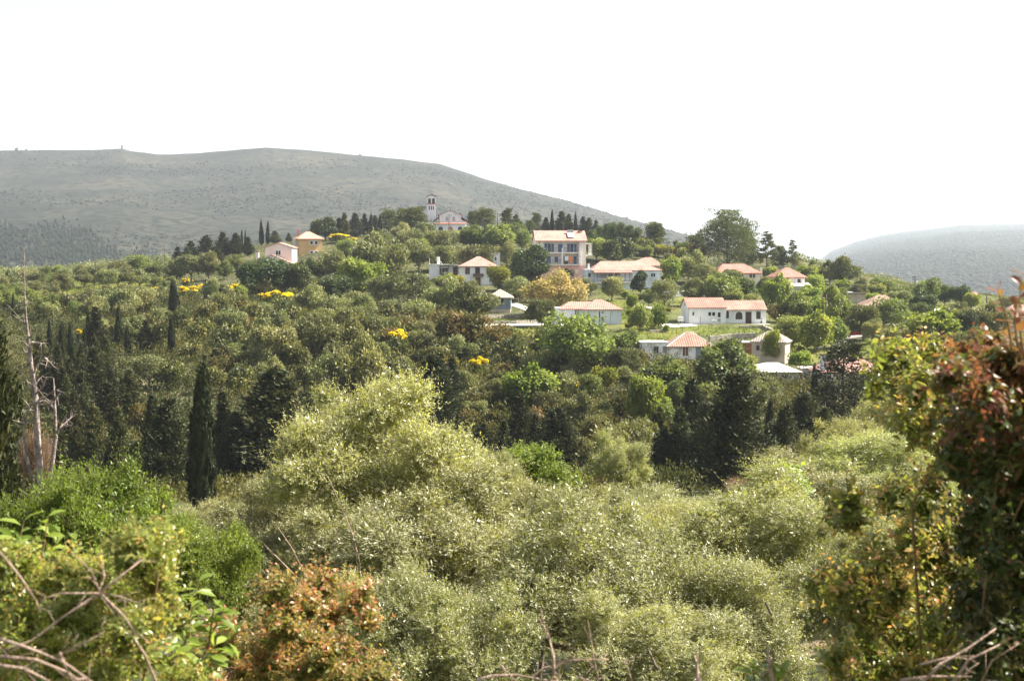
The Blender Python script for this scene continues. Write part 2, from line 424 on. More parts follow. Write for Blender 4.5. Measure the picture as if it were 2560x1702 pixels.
def v_round(seed, mat, W=5., H=5., n=6500, nl=16, leaf=(.34, .17), up=.25, low=.25, upright=.5, bark='bark_pale', flat=1., rag=.5):
    """olive, broadleaf or bush: lobed crown on a short forking trunk"""
    rng = np.random.default_rng(seed)
    zc = H * (low + (1 - low) * .47); hz = H * (1 - low) * .5
    lobes = []
    for i in range(int(nl * 1.5)):
        d = rand_dir(1, rng)[0]
        if d[2] < -.35: d[2] *= -.6
        d = d / np.linalg.norm(d)
        q = .42 + .42 * rng.random()
        s = (.13 + .19 * rng.random()) * W
        lobes.append((d[0] * W * .5 * q, d[1] * W * .5 * q, zc + d[2] * hz * q * 1.1, s, s * (.8 + .4 * rng.random()), s * (.65 + .35 * rng.random()) * min(1.2, H / W)))
    lobes.append((0, 0, zc - .15 * hz, W * .27, W * .27, hz * .6))
    P, D, k, rad = lobe_points(lobes, n, rng, .45, .7, up)
    m = len(P)
    P = P * np.array([W * .5 / np.percentile(np.hypot(P[:, 0], P[:, 1]), 97)] * 2 + [1.]); P[:, 2] *= H / np.percentile(P[:, 2], 99.3)
    P = P + D * (.045 * W * (np.sin(P[:, 0] * 2.3 + seed) + np.sin(P[:, 1] * 2.6 + 1.7 * seed) + np.sin(P[:, 2] * 3.1 + .6 * seed)))[:, None]
    loose = rng.random(m) < .12 * rag * 2
    P = P + D * (loose * rng.random(m) * .5)[:, None]
    A = unit(D * .5 + rand_dir(m, rng) * .7 + np.array([0, 0, upright]))
    Nn = unit(D * .9 + rand_dir(m, rng) * .75 + np.array([0, 0, .35]))
    lt = rng.random(len(lobes))
    tint = np.clip(.5 + (lt[k] - .5) * .8 + rng.normal(size=m) * .2, 0, 1)
    s = .7 + .6 * rng.random(m)
    crown = leaf_mesh('crown', P, Nn, A, leaf[0] * s, leaf[1] * s, tint, mat)
    fork = H * low * .8 + .25
    big = sorted(lobes[:-1], key=lambda l: -l[3])[:6]
    tr = trunk_mesh('trunk', H, fork, .05 * W * .62, [l[:3] for l in big], rng, M[bark])
    return dict(crown=crown, trunk=tr, W=W, H=H)

def v_cypress(seed, mat, H=14., W=1.7, n=9000):
    rng = np.random.default_rng(seed)
    h = 1 - np.sqrt(rng.random(n)); h = .015 + .985 * (h * .85 + .15 * rng.random(n))
    th = rng.random(n) * 2 * math.pi
    prof = W * .5 * np.minimum(1, (h / .12) ** .6) * np.clip((1 - h) / .62, 0, 1) ** .62
    k1, k2 = rng.integers(4, 7), rng.integers(7, 11)
    wob = 1 + .14 * np.sin(k1 * th + 3 * h * 6 + seed) + .1 * np.sin(k2 * th - 21 * h) + .09 * np.sin(40 * h + 2 * th + seed)
    rr = prof * wob * (1 - .4 * rng.random(n) ** 2)
    lean = np.array([rng.normal() * .25, rng.normal() * .25])
    P = np.stack([rr * np.cos(th) + lean[0] * h * h, rr * np.sin(th) + lean[1] * h * h, h * H], 1)
    D = np.stack([np.cos(th), np.sin(th), np.full(n, .15)], 1)
    A = unit(D * .25 + np.array([0, 0, 1.]) + rng.normal(size=(n, 3)) * .3)
    Nn = unit(D + rand_dir(n, rng) * .45)
    s = .6 + .8 * rng.random(n)
    tint = np.clip(.45 + .2 * np.sin(k1 * th + 18 * h) + rng.normal(size=n) * .2, 0, 1)
    cr = leaf_mesh('crown', P, Nn, A, .42 * s, .15 * s, tint, mat)
    mb = MB(); limb_tube(mb, (0, 0, -.8), (lean[0] * .8, lean[1] * .8, H * .9), .17, .03, rng, .004, 6, 6)
    return dict(crown=cr, trunk=mb.mesh('trunk', M['bark'], True), W=W, H=H)

def v_conifer(seed, mat, H=13., W=7., n=11000, nb=190, rise=.55, gap=.0, fine=1., blunt=.55):
    """broad dark cypress: many rising feathery branches, uneven outline"""
    rng = np.random.default_rng(seed)
    mb = MB(); limb_tube(mb, (0, 0, -.8), (0, 0, H * .96), .26, .03, rng, .004, 8, 7)
    hb = np.sort(rng.random(nb)) * .93 + .03
    th = rng.random(nb) * 2 * math.pi
    Lb = W * .5 * np.clip(1.06 - hb, 0, 1) ** blunt * np.minimum(1, (hb + .12) / .25) * (.68 + .5 * rng.random(nb))
    up = rise * (.7 + .6 * rng.random(nb))
    drop = np.sin(th * 2 + seed) * .08
    C, Dd, T = [], [], []
    per = (Lb + .5); per = per / per.sum()
    cnt = np.maximum(12, (per * n).astype(int))
    for i in range(nb):
        d = np.array([math.cos(th[i]), math.sin(th[i]), 0])
        o = np.array([0, 0, hb[i] * H * .93])
        tip = o + d * Lb[i] + np.array([0, 0, up[i] * Lb[i] + drop[i]])
        if i % 3 == 0: mb.tube([tuple(o), tuple(o + (tip - o) * .8)], [.05, .015], 4)
        m = cnt[i]
        t = 1 - .75 * rng.random(m) ** 1.3 if gap == 0 else 1 - .5 * rng.random(m) ** 1.2
        spread = Lb[i] * .17 * (1.15 - t * .55) + .12
        p = o + (tip - o) * t[:, None] + rng.normal(size=(m, 3)) * spread[:, None] * np.array([1, 1, .8])
        C.append(p); Dd.append(np.repeat((unit((tip - o)[None]) * 1.0), m, 0)); T.append(np.full(m, rng.random()))
    P = np.concatenate(C); D = np.concatenate(Dd); T = np.concatenate(T); m = len(P)
    A = unit(D + np.array([0, 0, .35]) + rng.normal(size=(m, 3)) * .55)
    out = unit(P * np.array([1, 1, 0]) + 1e-3)
    Nn = unit(out * .5 + np.array([0, 0, .6]) + rand_dir(m, rng) * .8)
    s = (.6 + .8 * rng.random(m)) * fine
    tint = np.clip(.4 + (T - .5) * .5 + rng.normal(size=m) * .2, 0, 1)
    cr = leaf_mesh('crown', P, Nn, A, .4 * s, .17 * s, tint, mat)
    return dict(crown=cr, trunk=mb.mesh('trunk', M['bark'], True), W=W, H=H)

def v_pine(seed, mat, H=12., W=8., n=12000, nb=60, low=.25, layered=False, blunt=.45):
    """pine: needle clusters at the ends of spreading branches, sky between them"""
    rng = np.random.default_rng(seed)
    mb = MB(); top = np.array([rng.normal() * .3, rng.normal() * .3, H * .95])
    limb_tube(mb, (0, 0, -.8), top, .3 if not layered else .16, .04, rng, .01, 8, 7)
    C, K, T = [], [], []
    lobes = []
    for i in range(nb):
        if layered:
            lv = rng.integers(0, 11); h = low + (1 - low) * (lv + rng.normal() * .12) / 11.5
            Lb = W * .5 * (1.02 - (h - low) / (1 - low)) ** .85 * (.75 + .4 * rng.random())
            rise = .12 + .25 * rng.random()
        else:
            h = low + (1 - low) * rng.random() ** .8 * .93
            x = (h - low) / (1 - low)
            Lb = W * .5 * (min(1, .55 + x * 2.2) * (1.03 - x) ** blunt) * (.6 + .45 * rng.random())
            rise = .3 + .35 * rng.random()
        th = rng.random() * 2 * math.pi
        o = np.array([0, 0, h * H * .94]); d = np.array([math.cos(th), math.sin(th), 0])
        tip = o + d * Lb + np.array([0, 0, rise * Lb])
        limb_tube(mb, o, tip, .09 if not layered else .045, .02, rng, .05, 3, 4)
        ncl = 4 if not layered else 5
        for j in range(ncl):
            t = .45 + .6 * (j + rng.random()) / ncl
            r = (.34 + .3 * rng.random()) * W / 8 * (1.25 if not layered else .8)
            p = o + (tip - o) * t + rng.normal(size=3) * r * (.6 if not layered else .35)
            lobes.append((p[0], p[1], p[2], r * 1.25, r * 1.25, r * (.75 if not layered else .5)))
    P, D, k, rad = lobe_points(lobes, n, rng, .55, .45, .35)
    m = len(P)
    P = P * np.array([W * .5 / np.percentile(np.hypot(P[:, 0], P[:, 1]), 98.5)] * 2 + [1.]); P[:, 2] *= H / np.percentile(P[:, 2], 99.5)
    A = unit(D * .8 + np.array([0, 0, .7]) + rand_dir(m, rng) * .6); Nn = unit(D * .6 + rand_dir(m, rng) + np.array([0, 0, .3]))
    s = .6 + .8 * rng.random(m); lt = rng.random(len(lobes))
    tint = np.clip(.45 + (lt[k] - .5) * .6 + rng.normal(size=m) * .18, 0, 1)
    cr = leaf_mesh('crown', P, Nn, A, .36 * s, .13 * s, tint, mat)
    return dict(crown=cr, trunk=mb.mesh('trunk', M['bark'], True), W=W, H=H)

def v_broom(seed, W=3., H=2.6):
    rng = np.random.default_rng(seed)
    lobes = []
    for i in range(15):
        a = rng.random() * 6.28; q = rng.random() ** .5 * .42 * W
        s = .21 + .22 * rng.random()
        lobes.append((q * math.cos(a), q * math.sin(a), H * (.62 + .26 * rng.random()) - q * .2, s, s, s * .75))
    P, D, k, rad = lobe_points(lobes, 1500, rng, .3, .6, .6)
    m = len(P)
    fl = leaf_mesh('blossoms', P, unit(D + rand_dir(m, rng) * .6), unit(rand_dir(m, rng) + np.array([0, 0, .8])), .2 * (.6 + .8 * rng.random(m)), .14 * np.ones(m), np.clip(rng.random(m), 0, 1), M['broom'])
    lob2 = [(l[0] * .9, l[1] * .9, l[2] * .62, l[3] * 1.7, l[4] * 1.7, l[2] * .5) for l in lobes]
    P, D, k, rad = lobe_points(lob2, 2600, rng, .5, .6, 0)
    m = len(P)
    fo = leaf_mesh('foliage', P, unit(D + rand_dir(m, rng) * .7), unit(np.array([0, 0, 1.]) + rand_dir(m, rng) * .7), .32 * np.ones(m), .08 * np.ones(m), rng.random(m), M['broom_green'])
    return dict(blossoms=fl, foliage=fo, W=W, H=H)

def v_shrub(seed, mat, W=3., H=2.2, n=2600, leaf=(.28, .17)):
    d = v_round(seed, mat, W, H, n, 11, leaf, .3, .0, .35, rag=.7)
    return d

VAR = {
 'olive': [v_round(100 + i, M['olive'], 5, 5 + (i % 3) * .3, 7800 if i % 3 < 2 else 4600, 11 + i, low=.12 + .05 * (i % 3), rag=.5 + .5 * (i % 3 == 2)) for i in range(9)],
 'small_olive': [v_round(120 + i, M['olive'], 3.6, 3.2, 3200, 9, (.3, .16), low=.24) for i in range(4)],
 'leafy': [v_round(140 + i, M['leafy'], 5, 5.5, (6000, 4200)[i % 2], 15, (.36, .24), .2, .13, .1, 'bark', rag=1.1) for i in range(6)],
 'bright': [v_round(150 + i, M['bright'], 4.4, 4.4, 5200, 14, (.36, .25), .2, .12, .1, 'bark', rag=.9) for i in range(4)],
 'dark_leafy': [v_round(160 + i, M['dark_leafy'], 5.4, 5, 7500, 17, (.34, .2), .3, .14, .1, 'bark') for i in range(3)],
 'golden': [v_round(170, M['golden'], 8, 6, 9500, 24, (.34, .24), .3, .15, .1, 'bark', rag=1.)],
 'yellowgreen': [v_round(175 + i, M['yellowgreen'], 4, 4, 4500, 12, (.3, .2), .3, .12, .2, 'bark', rag=.8) for i in range(2)],
 'cypress': [v_cypress(200 + i, M['cypress'], 14, 1.7 + .25 * (i % 3)) for i in range(5)],
 'conifer': [v_conifer(220 + i, M['conifer'], 13, 7, 12500, 200, blunt=.8 + .06 * i) for i in range(4)],
 'slim_conifer': [v_conifer(240 + i, M['slim'], 13, 4.2, 9000, 150, rise=.95, blunt=.95) for i in range(4)],
 'airy_conifer': [v_conifer(230, M['conifer'], 14, 7.5, 9500, 120, rise=.3, gap=1, blunt=.4)],
 'pine': [v_pine(260 + i, M['pine'], 12, 8, 15000, 75, .1) for i in range(4)],
 'broad_pine': [v_pine(270, M['pine'], 14, 15, 25000, 120, .05, False, .62)],
 'young_pine': [v_pine(280 + i, M['pine'], 10, 6, 6500, 62, .12, True) for i in range(2)],
 'light_pine': [v_conifer(290 + i, M['young_pine'], 9, 4.6, 6500, 110, rise=.8, blunt=.6) for i in range(3)],
 'maquis': [v_shrub(300 + i, M['maquis']) for i in range(5)],
 'brown': [v_shrub(320 + i, M['brown']) for i in range(3)],
 'rust': [v_shrub(330, M['rust'])],
 'broom': [v_broom(340 + i) for i in range(3)],
}

# ---------------------------------------------------------------- register of plants (labels are written when all are known)
PLANTS = []      # (object, phrase, px, py)
COUNT = {}
PHR = {
 'olive': 'grey-green olive tree', 'small_olive': 'silvery grey olive tree', 'leafy': 'green broad-leaved tree',
 'bright': 'fresh bright green tree', 'dark_leafy': 'dense dark green tree', 'golden': 'wide golden-brown tree', 'yellowgreen': 'yellowish green bush',
 'cypress': 'narrow dark cypress', 'conifer': 'broad dark conifer', 'slim_conifer': 'pointed dark conifer', 'airy_conifer': 'dark open-branched conifer',
 'pine': 'rounded pine', 'broad_pine': 'large spreading pine', 'young_pine': 'young pine with tiered branches', 'light_pine': 'light green young pine',
 'maquis': 'dark green shrub', 'brown': 'brownish shrub', 'rust': 'rusty dry shrub', 'broom': 'yellow flowering broom bush',
}
NAME = {
 'olive': 'olive_tree', 'small_olive': 'olive_tree', 'leafy': 'leafy_tree', 'bright': 'leafy_tree', 'dark_leafy': 'leafy_tree', 'golden': 'leafy_tree',
 'yellowgreen': 'bush', 'cypress': 'cypress_tree', 'conifer': 'conifer_tree', 'slim_conifer': 'conifer_tree', 'airy_conifer': 'conifer_tree',
 'pine': 'pine_tree', 'broad_pine': 'pine_tree', 'young_pine': 'pine_tree', 'light_pine': 'pine_tree', 'maquis': 'shrub', 'brown': 'shrub', 'rust': 'shrub', 'broom': 'broom_bush',
}
CAT = {'olive_tree': 'olive tree', 'leafy_tree': 'tree', 'bush': 'bush', 'cypress_tree': 'cypress', 'conifer_tree': 'conifer', 'pine_tree': 'pine', 'shrub': 'shrub', 'broom_bush': 'broom'}
GRP = {'olive_tree': 'olive trees on the slopes', 'leafy_tree': 'broad-leaved trees among the houses', 'bush': 'yellowish bushes', 'cypress_tree': 'narrow cypresses in the valley and on the ridge',
       'conifer_tree': 'dark conifers in the valley and on the ridge', 'pine_tree': 'pines on the hilltop', 'shrub': 'shrubs on the scrub slope', 'broom_bush': 'broom bushes in flower'}

ROUND = {'olive': .98, 'small_olive': .9, 'leafy': 1.0, 'bright': .95, 'dark_leafy': .85, 'maquis': .8, 'brown': .7, 'golden': .72, 'pine': 1.05}
def plant(kind, px, ytop, ybase, w, Y=None, label=None, dz=0.0, tilt=0.0):
    """a tree whose top and foot are seen at rows ytop and ybase; it stands on the ground where that line of sight meets it"""
    if Y is None:
        if kind in ROUND: ybase = max(ybase, ytop + ROUND[kind] * w)
        Y = ground_hit(px, ybase)
    a, b = ray(px, ybase)
    x = a * Y; z = float(terrain(x, Y)) + dz
    H = ray(px, ytop)[1] * Y - z
    Wd = w / F * Y
    i = COUNT.get(kind, 0); COUNT[kind] = i + 1
    v = VAR[kind][i % len(VAR[kind])]
    H = max(H, .8)
    o = empty(NAME[kind], (x, Y, z), R.random() * 6.28)
    if tilt: o.rotation_euler[1] = 0; o.rotation_euler = (0, tilt, 0)
    sx = Wd / v['W'] * (1.16 if 'conifer' in kind else 1.25 if kind == 'broom' else 1.04)
    o.scale = (sx, sx, H / v['H'])
    if kind == 'broom':
        link(bpy.data.objects.new('foliage', v['foliage']), o); link(bpy.data.objects.new('blossoms', v['blossoms']), o)
    else:
        if kind not in ('maquis', 'brown', 'rust', 'yellowgreen') or H > 3.5:
            link(bpy.data.objects.new('trunk', v['trunk']), o)
        link(bpy.data.objects.new('crown' if NAME[kind] not in ('shrub', 'bush') else 'foliage', v['crown']), o)
    nm = NAME[kind]
    tag(o, label, CAT[nm], GRP[nm])
    if label is None:
        hp = ybase - ytop
        if 'conifer' in kind or kind == 'cypress': sz = 'tall ' if hp > 150 else 'low ' if hp < 70 else ''
        else: sz = 'large ' if w >= 80 else 'small ' if w <= 46 else ''
        if kind in ('broad_pine', 'young_pine', 'light_pine', 'golden'): sz = ''
        PLANTS.append((o, sz + PHR[kind], px, (ytop + ybase) / 2))
    return o

LAND = []        # landmarks: (px, py, phrase)
def landmark(px, py, phrase): LAND.append((px, py, phrase))

# ---------------------------------------------------------------- houses
class House:
    """measures are photograph pixels at the house's own distance: x right of (px, py), z up from it, y away from the viewer"""
    def __init__(s, name, label, cat, px, py, Y=None, yaw=0.0, group='houses of the village', sink=2.5, mark=None, mid=None):
        s.Y = Y or ground_hit(px, py); s.k = s.Y / F
        p = pt(px, py, s.Y); s.px, s.py = px, py
        s.o = empty(name, p, math.radians(yaw)); tag(s.o, label, cat, group)
        s.sink = sink
        if mark: landmark(*(mid or (px, py)), mark)
    def box(s, name, mat, x0, x1, z0, z1, y0, y1, parent=None, loc=None):
        mb = MB(); k = s.k; mb.box(x0*k, x1*k, y0*k, y1*k, z0*k, z1*k)
        return mb.build(name, M[mat], parent or s.o)
    def wall(s, mat, blocks, name='wall'):
        mb = MB(); k = s.k
        for x0, x1, z0, z1, y0, y1 in blocks:
            zz = z0 * k - (s.sink if z0 <= 0 else 0)
            mb.box(x0*k, x1*k, y0*k, y1*k, zz, z1*k)
        return mb.build(name, M[mat], s.o)
    def gable_wall(s, mat, x0, x1, y0, y1, z1, zr, along='x', mb=None, name='wall', base=0):
        """block with two gable ends; the ridge runs along x or y"""
        k = s.k; mb = mb or MB(); zb = -s.sink if base <= 0 else base * k
        if along == 'y':
            mb.prism_y([(x0*k, zb), (x1*k, zb), (x1*k, z1*k), ((x0+x1)/2*k, zr*k), (x0*k, z1*k)], y0*k, y1*k)
        else:
            ym = (y0 + y1) / 2
            P = [(y0, None), (y1, None)]
            a = [(x, y*k, z) for x in (x0*k,) for y, z in ((y0, zb), (y1, zb), (y1, z1*k), (ym, zr*k), (y0, z1*k))]
            b = [(x1*k, q[1], q[2]) for q in a]
            mb.add(a + b, [(0,1,2,3,4), (9,8,7,6,5)] + [(i, i+5, (i+1) % 5 + 5, (i+1) % 5) for i in range(5)])
        return mb.build(name, M[mat], s.o) if name else mb
    def roof_gable(s, mat, x0, x1, y0, y1, z1, zr, along='x', over=6, thick=2.5):
        k = s.k; mb = MB(); t = thick
        if along == 'x':
            ym = (y0 + y1) / 2; sl = (zr - z1) / (ym - y0)
            ya, yb = y0 - over, y1 + over; za = z1 - over * sl
            sec = [(ya, za), (ym, zr), (yb, za), (yb, za + t), (ym, zr + t), (ya, za + t)]
            A = [((x0 - over*.5)*k, y*k, z*k) for y, z in sec]; B = [((x1 + over*.5)*k, y*k, z*k) for y, z in sec]
        else:
            xm = (x0 + x1) / 2; sl = (zr - z1) / (xm - x0)
            xa, xb = x0 - over, x1 + over; za = z1 - over * sl
            sec = [(xa, za), (xm, zr), (xb, za), (xb, za + t), (xm, zr + t), (xa, za + t)]
            A = [(x*k, (y0 - over*.5)*k, z*k) for x, z in sec]; B = [(x*k, (y1 + over*.5)*k, z*k) for x, z in sec]
        n = 6
        mb.add(A + B, [(0,1,4,5), (1,2,3,4), (11,10,7,6), (10,9,8,7)] + [(i, i+n, (i+1) % n + n, (i+1) % n) for i in range(n)])
        return mb.build('roof', M[mat], s.o)
    def roof_shed(s, mat, x0, x1, y0, y1, zf, zb, over=4, thick=2.5, name='roof'):
        """one slope falling towards the viewer"""
        k = s.k; mb = MB(); t = thick
        sl = (zb - zf) / (y1 - y0); za, zc = zf - over * sl, zb
        sec = [(y0 - over, za), (y1, zc), (y1, zc + t), (y0 - over, za + t)]
        A = [((x0 - over)*k, y*k, z*k) for y, z in sec]; B = [((x1 + over)*k, y*k, z*k) for y, z in sec]
        mb.add(A + B, [(0,1,2,3), (7,6,5,4)] + [(i, i+4, (i+1) % 4 + 4, (i+1) % 4) for i in range(4)])
        return mb.build(name, M[mat], s.o)
    def roof_hip(s, mat, x0, x1, y0, y1, z1, xa, xb, zr, over=6, thick=2.5, ym=None):
        k = s.k; mb = MB(); ym = (y0 + y1) / 2 if ym is None else ym
        X0, X1, Y0, Y1 = x0 - over, x1 + over, y0 - over, y1 + over
        z = z1 - over * (zr - z1) / max(ym - y0, 1)
        V = [(X0, Y0, z), (X1, Y0, z), (X1, Y1, z), (X0, Y1, z)]
        V += [(a, b, c + thick) for a, b, c in V] + [(xa, ym, zr + thick), (xb, ym, zr + thick)]
        V = [(a*k, b*k, c*k) for a, b, c in V]
        mb.add(V, [(3,2,1,0), (0,1,5,4), (1,2,6,5), (2,3,7,6), (3,0,4,7), (4,5,9,8), (6,7,8,9), (5,6,9), (7,4,8)])
        r = mb.build('roof', M[mat], s.o)
        return r
    def ridge_caps(s, roof, mat, lines, r=1.6):
        mb = MB(); k = s.k
        for a, b in lines: mb.tube([(a[0]*k, a[1]*k, a[2]*k), (b[0]*k, b[1]*k, b[2]*k)], r * k, 5)
        return mb.build('ridge_cap', M[mat], roof)
    def window(s, x, z, w, h, y=0., frame='white_paint', pane='glass', name='window', side=None, f=1.2):
        """frame standing proud of the wall, its pane set in it; side='l'/'r' puts it on the end wall at x=side plane"""
        k = s.k; mb = MB(); d = 1.3
        if side is None:
            for a in ((x-w/2-f, x-w/2, z-h/2-f, z+h/2+f), (x+w/2, x+w/2+f, z-h/2-f, z+h/2+f), (x-w/2, x+w/2, z+h/2, z+h/2+f), (x-w/2, x+w/2, z-h/2-f, z-h/2)):
                mb.box(a[0]*k, a[1]*k, (y-d)*k, (y+.4)*k, a[2]*k, a[3]*k)
            if w > 9 and frame != pane: mb.box((x-.4)*k, (x+.4)*k, (y-d*.8)*k, (y+.2)*k, (z-h/2)*k, (z+h/2)*k)
            fr = mb.build(name, M[frame], s.o)
            pb = MB(); pb.box((x-w/2)*k, (x+w/2)*k, (y-.45)*k, (y+.3)*k, (z-h/2)*k, (z+h/2)*k); pb.build('pane' if pane == 'glass' else 'shutter', M[pane], fr)
        else:
            X = side; sg = -1 if x < 0 else 1          # x<0: the left end wall; y then is the position along it
            for a in ((y-w/2-f, y-w/2, z-h/2-f, z+h/2+f), (y+w/2, y+w/2+f, z-h/2-f, z+h/2+f), (y-w/2, y+w/2, z+h/2, z+h/2+f), (y-w/2, y+w/2, z-h/2-f, z-h/2)):
                mb.box(min(X, X+sg*d)*k, max(X, X+sg*d)*k, a[0]*k, a[1]*k, a[2]*k, a[3]*k)
            fr = mb.build(name, M[frame], s.o)
            pb = MB(); pb.box(min(X, X+sg*.45)*k, max(X, X+sg*.45)*k, (y-w/2)*k, (y+w/2)*k, (z-h/2)*k, (z+h/2)*k); pb.build('pane' if pane == 'glass' else 'shutter', M[pane], fr)
        return fr
    def slab(s, name, mat, x, z, w, h, y=0., d=.8, parent=None):
        return s.box(name, mat, x - w/2, x + w/2, z - h/2, z + h/2, y - d, y + .2, parent)
    def arch(s, name, mat, x, z0, w, h, y=0., d=.8):
        """round-headed opening, foot at z0"""
        k = s.k; r = w / 2; n = 8
        poly = [(x - r, z0), (x + r, z0)] + [(x + r * math.cos(math.pi * i / n), z0 + h - r + r * math.sin(math.pi * i / n)) for i in range(n + 1)]
        mb = MB(); mb.prism_y([(a*k, b*k) for a, b in poly], (y - d)*k, (y + .2)*k)
        return mb.build(name, M[mat], s.o)
    def chimney(s, mat, x, y, z0, z1, w=5, cap='tile_red'):
        c = s.box('chimney', mat, x - w/2, x + w/2, z0, z1, y - w/2, y + w/2)
        if cap: s.box('chimney_cap', cap, x - w*.7, x + w*.7, z1, z1 + 2, y - w*.7, y + w*.7, c)
        return c
# ---------------------------------------------------------------- the buildings
# church on the hilltop
h = House('church', 'white church with a red-edged gable and arched porch on the hilltop', 'church', 1126, 580, 386, 4, None, mark='white church', mid=(1126, 550))
h.gable_wall('white', -27, 27, 0, 110, 42, 53, 'y', base=0)
h.wall('white', [(-39, -26.8, 0, 27, 2, 105), (26.8, 39, 0, 27, 2, 105)], 'aisle_wall')
h.roof_gable('tile_red', -27, 27, 0, 110, 42, 53, 'y', 3, 1.6)
mb = MB(); k = h.k
for sg in (-1, 1):
    a = [(sg*27*k, y*k, z*k) for y, z in ((-2, 38), (107, 38), (107, 36.5), (-2, 36.5))]; b = [(sg*43*k, q[1], q[2] - 9.5*k) for q in a]
    mb.add(a + b, [(0,1,2,3), (7,6,5,4)] + [(i, i+4, (i+1) % 4 + 4, (i+1) % 4) for i in range(4)])
mb.build('aisle_roof', M['tile_red'], h.o)
h.wall('white', [(-36, 36, 0, 19, -12, -.3)], 'porch')
h.roof_shed('tile_red', -37, 37, -13, 1, 19.5, 23, 2, 1.2, 'porch_roof')
for x in (-24, 0, 24): h.arch('porch_arch', 'glass' if x else 'red_paint', x, -2, 11, 15, -12, .5)
for x in (-8.5, 8.5):
    h.arch('window', 'grey', x, 27, 6.5, 11, 0, .7); 
h.box('cross', 'grey', -.5, .5, 55, 61, 0, 1); 

h = House('bell_tower', 'white bell tower with two arched openings and a small red roof beside the church', 'bell tower', 1079, 584, 400, 4, None, mark='bell tower', mid=(1079, 515))
h.wall('white', [(-11, 11, 0, 74, 0, 22)])
h.wall('white', [(-11, -8.2, 73.8, 90, 0, 22), (8.2, 11, 73.8, 90, 0, 22), (-1.6, 1.6, 73.8, 90, .2, 4), (-8.3, 8.3, 73.8, 90, 19, 21.8), (-11.2, 11.2, 86.8, 91, -.2, 22.2)], 'belfry')
for x in (-5, 5): h.arch('arch_trim', 'glass', x, 84, 6, 5, .5, .3)
h.box('bell', 'pole', -2, 2, 77, 83, 9, 13)
h.box('cornice', 'red_paint', -12.2, 12.2, 73, 74.6, -1.2, 23)
h.roof_gable('tile_red', -11, 11, 0, 22, 91, 97, 'y', 2.5, 1.6)
for x in (-5, 0, 5): h.slab('slot_window', 'glass', x, 63, 2.2, 9, 0, .3)
h.box('cross', 'grey', -.4, .4, 98, 104, 4, 5)

# ochre house and pink house at the left end of the village
h = House('ochre_house', 'square ochre house with apricot hip roof and white-framed windows', 'house', 748, 640, None, 20, mark='ochre house', mid=(770, 605))
h.wall('ochre', [(0, 58, 0, 43, 0, 62)])
h.roof_hip('tile_ochre', 0, 58, 0, 62, 44, 24, 34, 59, 5, 1.6)
for x, z in ((31, 33), (43, 33), (31, 8), (43, 8)): h.window(x, z, 6.5, 8, 0, 'white_paint', 'dark_wood', f=1.6)
h.box('eaves_band', 'white_paint', -.6, 58.6, 41, 43, -.6, 62)
h.box('balcony', 'white_paint', -8, 0, 19, 21, 14, 50); 
for y in (16, 31, 46): h.box('column', 'white_paint', -7.5, -6, 21, 42, y, y + 1.5)
h.window(-1, 30, 8, 16, 30, 'white_paint', 'glass', side=0)
h.chimney('red_paint', 6, 40, 44, 66, 4, None)
h = House('pink_house', 'pale pink gabled house with lower lean-to and a black window', 'house', 697, 668, None, 0, mark='pale pink gabled house', mid=(700, 635))
h.gable_wall('pink', -33, 33, 0, 68, 49, 60, 'y')
h.roof_gable('tile_pink', -33, 33, 0, 68, 49, 60, 'y', 4, 1.5)
h.window(-1, 36, 12, 10, 0, 'white_paint', 'glass')
h.gable_wall('pink', -56, 34, -26, -.3, 10, 30, 'y', name='annex_wall')
h.roof_gable('tile_pink', -56, 34, -26, -4, 10, 30, 'y', 3, 1.5)
for y in (2, 20, 44, 64): h.box('pilaster', 'white_paint', 33, 34.2, 8, 47, y, y + 4)
h.window(34, 30, 8, 16, 32, 'white_paint', 'glass', side=33)
h.chimney('pink', -50, -14, 14, 38, 7)

# white hip-roofed house with brown shutters, flat annex
h = House('white_house', 'white house with pink pyramid roof and three brown shutters', 'house', 1195, 712, None, 0, mark='white house with brown shutters', mid=(1195, 680))
h.wall('white', [(-44, 44, 0, 48, 0, 84)])
h.roof_hip('tile_pink', -44, 44, 0, 84, 47.5, -3, 5, 69, 5, 1.6)
for x, p in ((-26, 'brown_wood'), (-1, 'dark_wood'), (27, 'brown_wood')): h.window(x, 35, 10, 15, 0, 'brown_wood', p, f=.8)
h.slab('door', 'brown_wood', 0, 8, 13, 22, 0, .9)
h.box('balcony', 'brown_wood', -12, 14, 21, 28, -9, -.2)
h = House('flat_roofed_house', 'low white flat-roofed house with unfinished roof posts', 'house', 1108, 700, None, 0, mark='flat-roofed white house', mid=(1105, 665))
h.wall('white', [(-35, -10, 0, 37, 0, 50), (-9.8, 38, 0, 34, 12, 50)])
h.box('roof', 'concrete', -37, 38, 37.2, 39, -2, 52)
for x in (-8, 12, 33): h.box('post', 'dark_wood', x, x + 1.4, 0, 37, 1, 2.4)
h.slab('door', 'brown_wood', 30, 20, 12, 26, 12, .6); h.window(4, 24, 14, 12, 12, 'white_paint', 'glass'); h.slab('door', 'brown_wood', -3, 18, 8, 22, 12, .6)
for q in ([(-34, 39), (-34, 55)], [(-14, 39), (-14, 55)], [(-14, 54), (-2, 40)]): mb = MB(); mb.tube([(a*h.k, .2, b*h.k) for a, b in q], .06, 5); mb.build('roof_post', M['concrete'], h.o)
h.box('chimney', 'white', -17, -10, 39, 58, 20, 27)

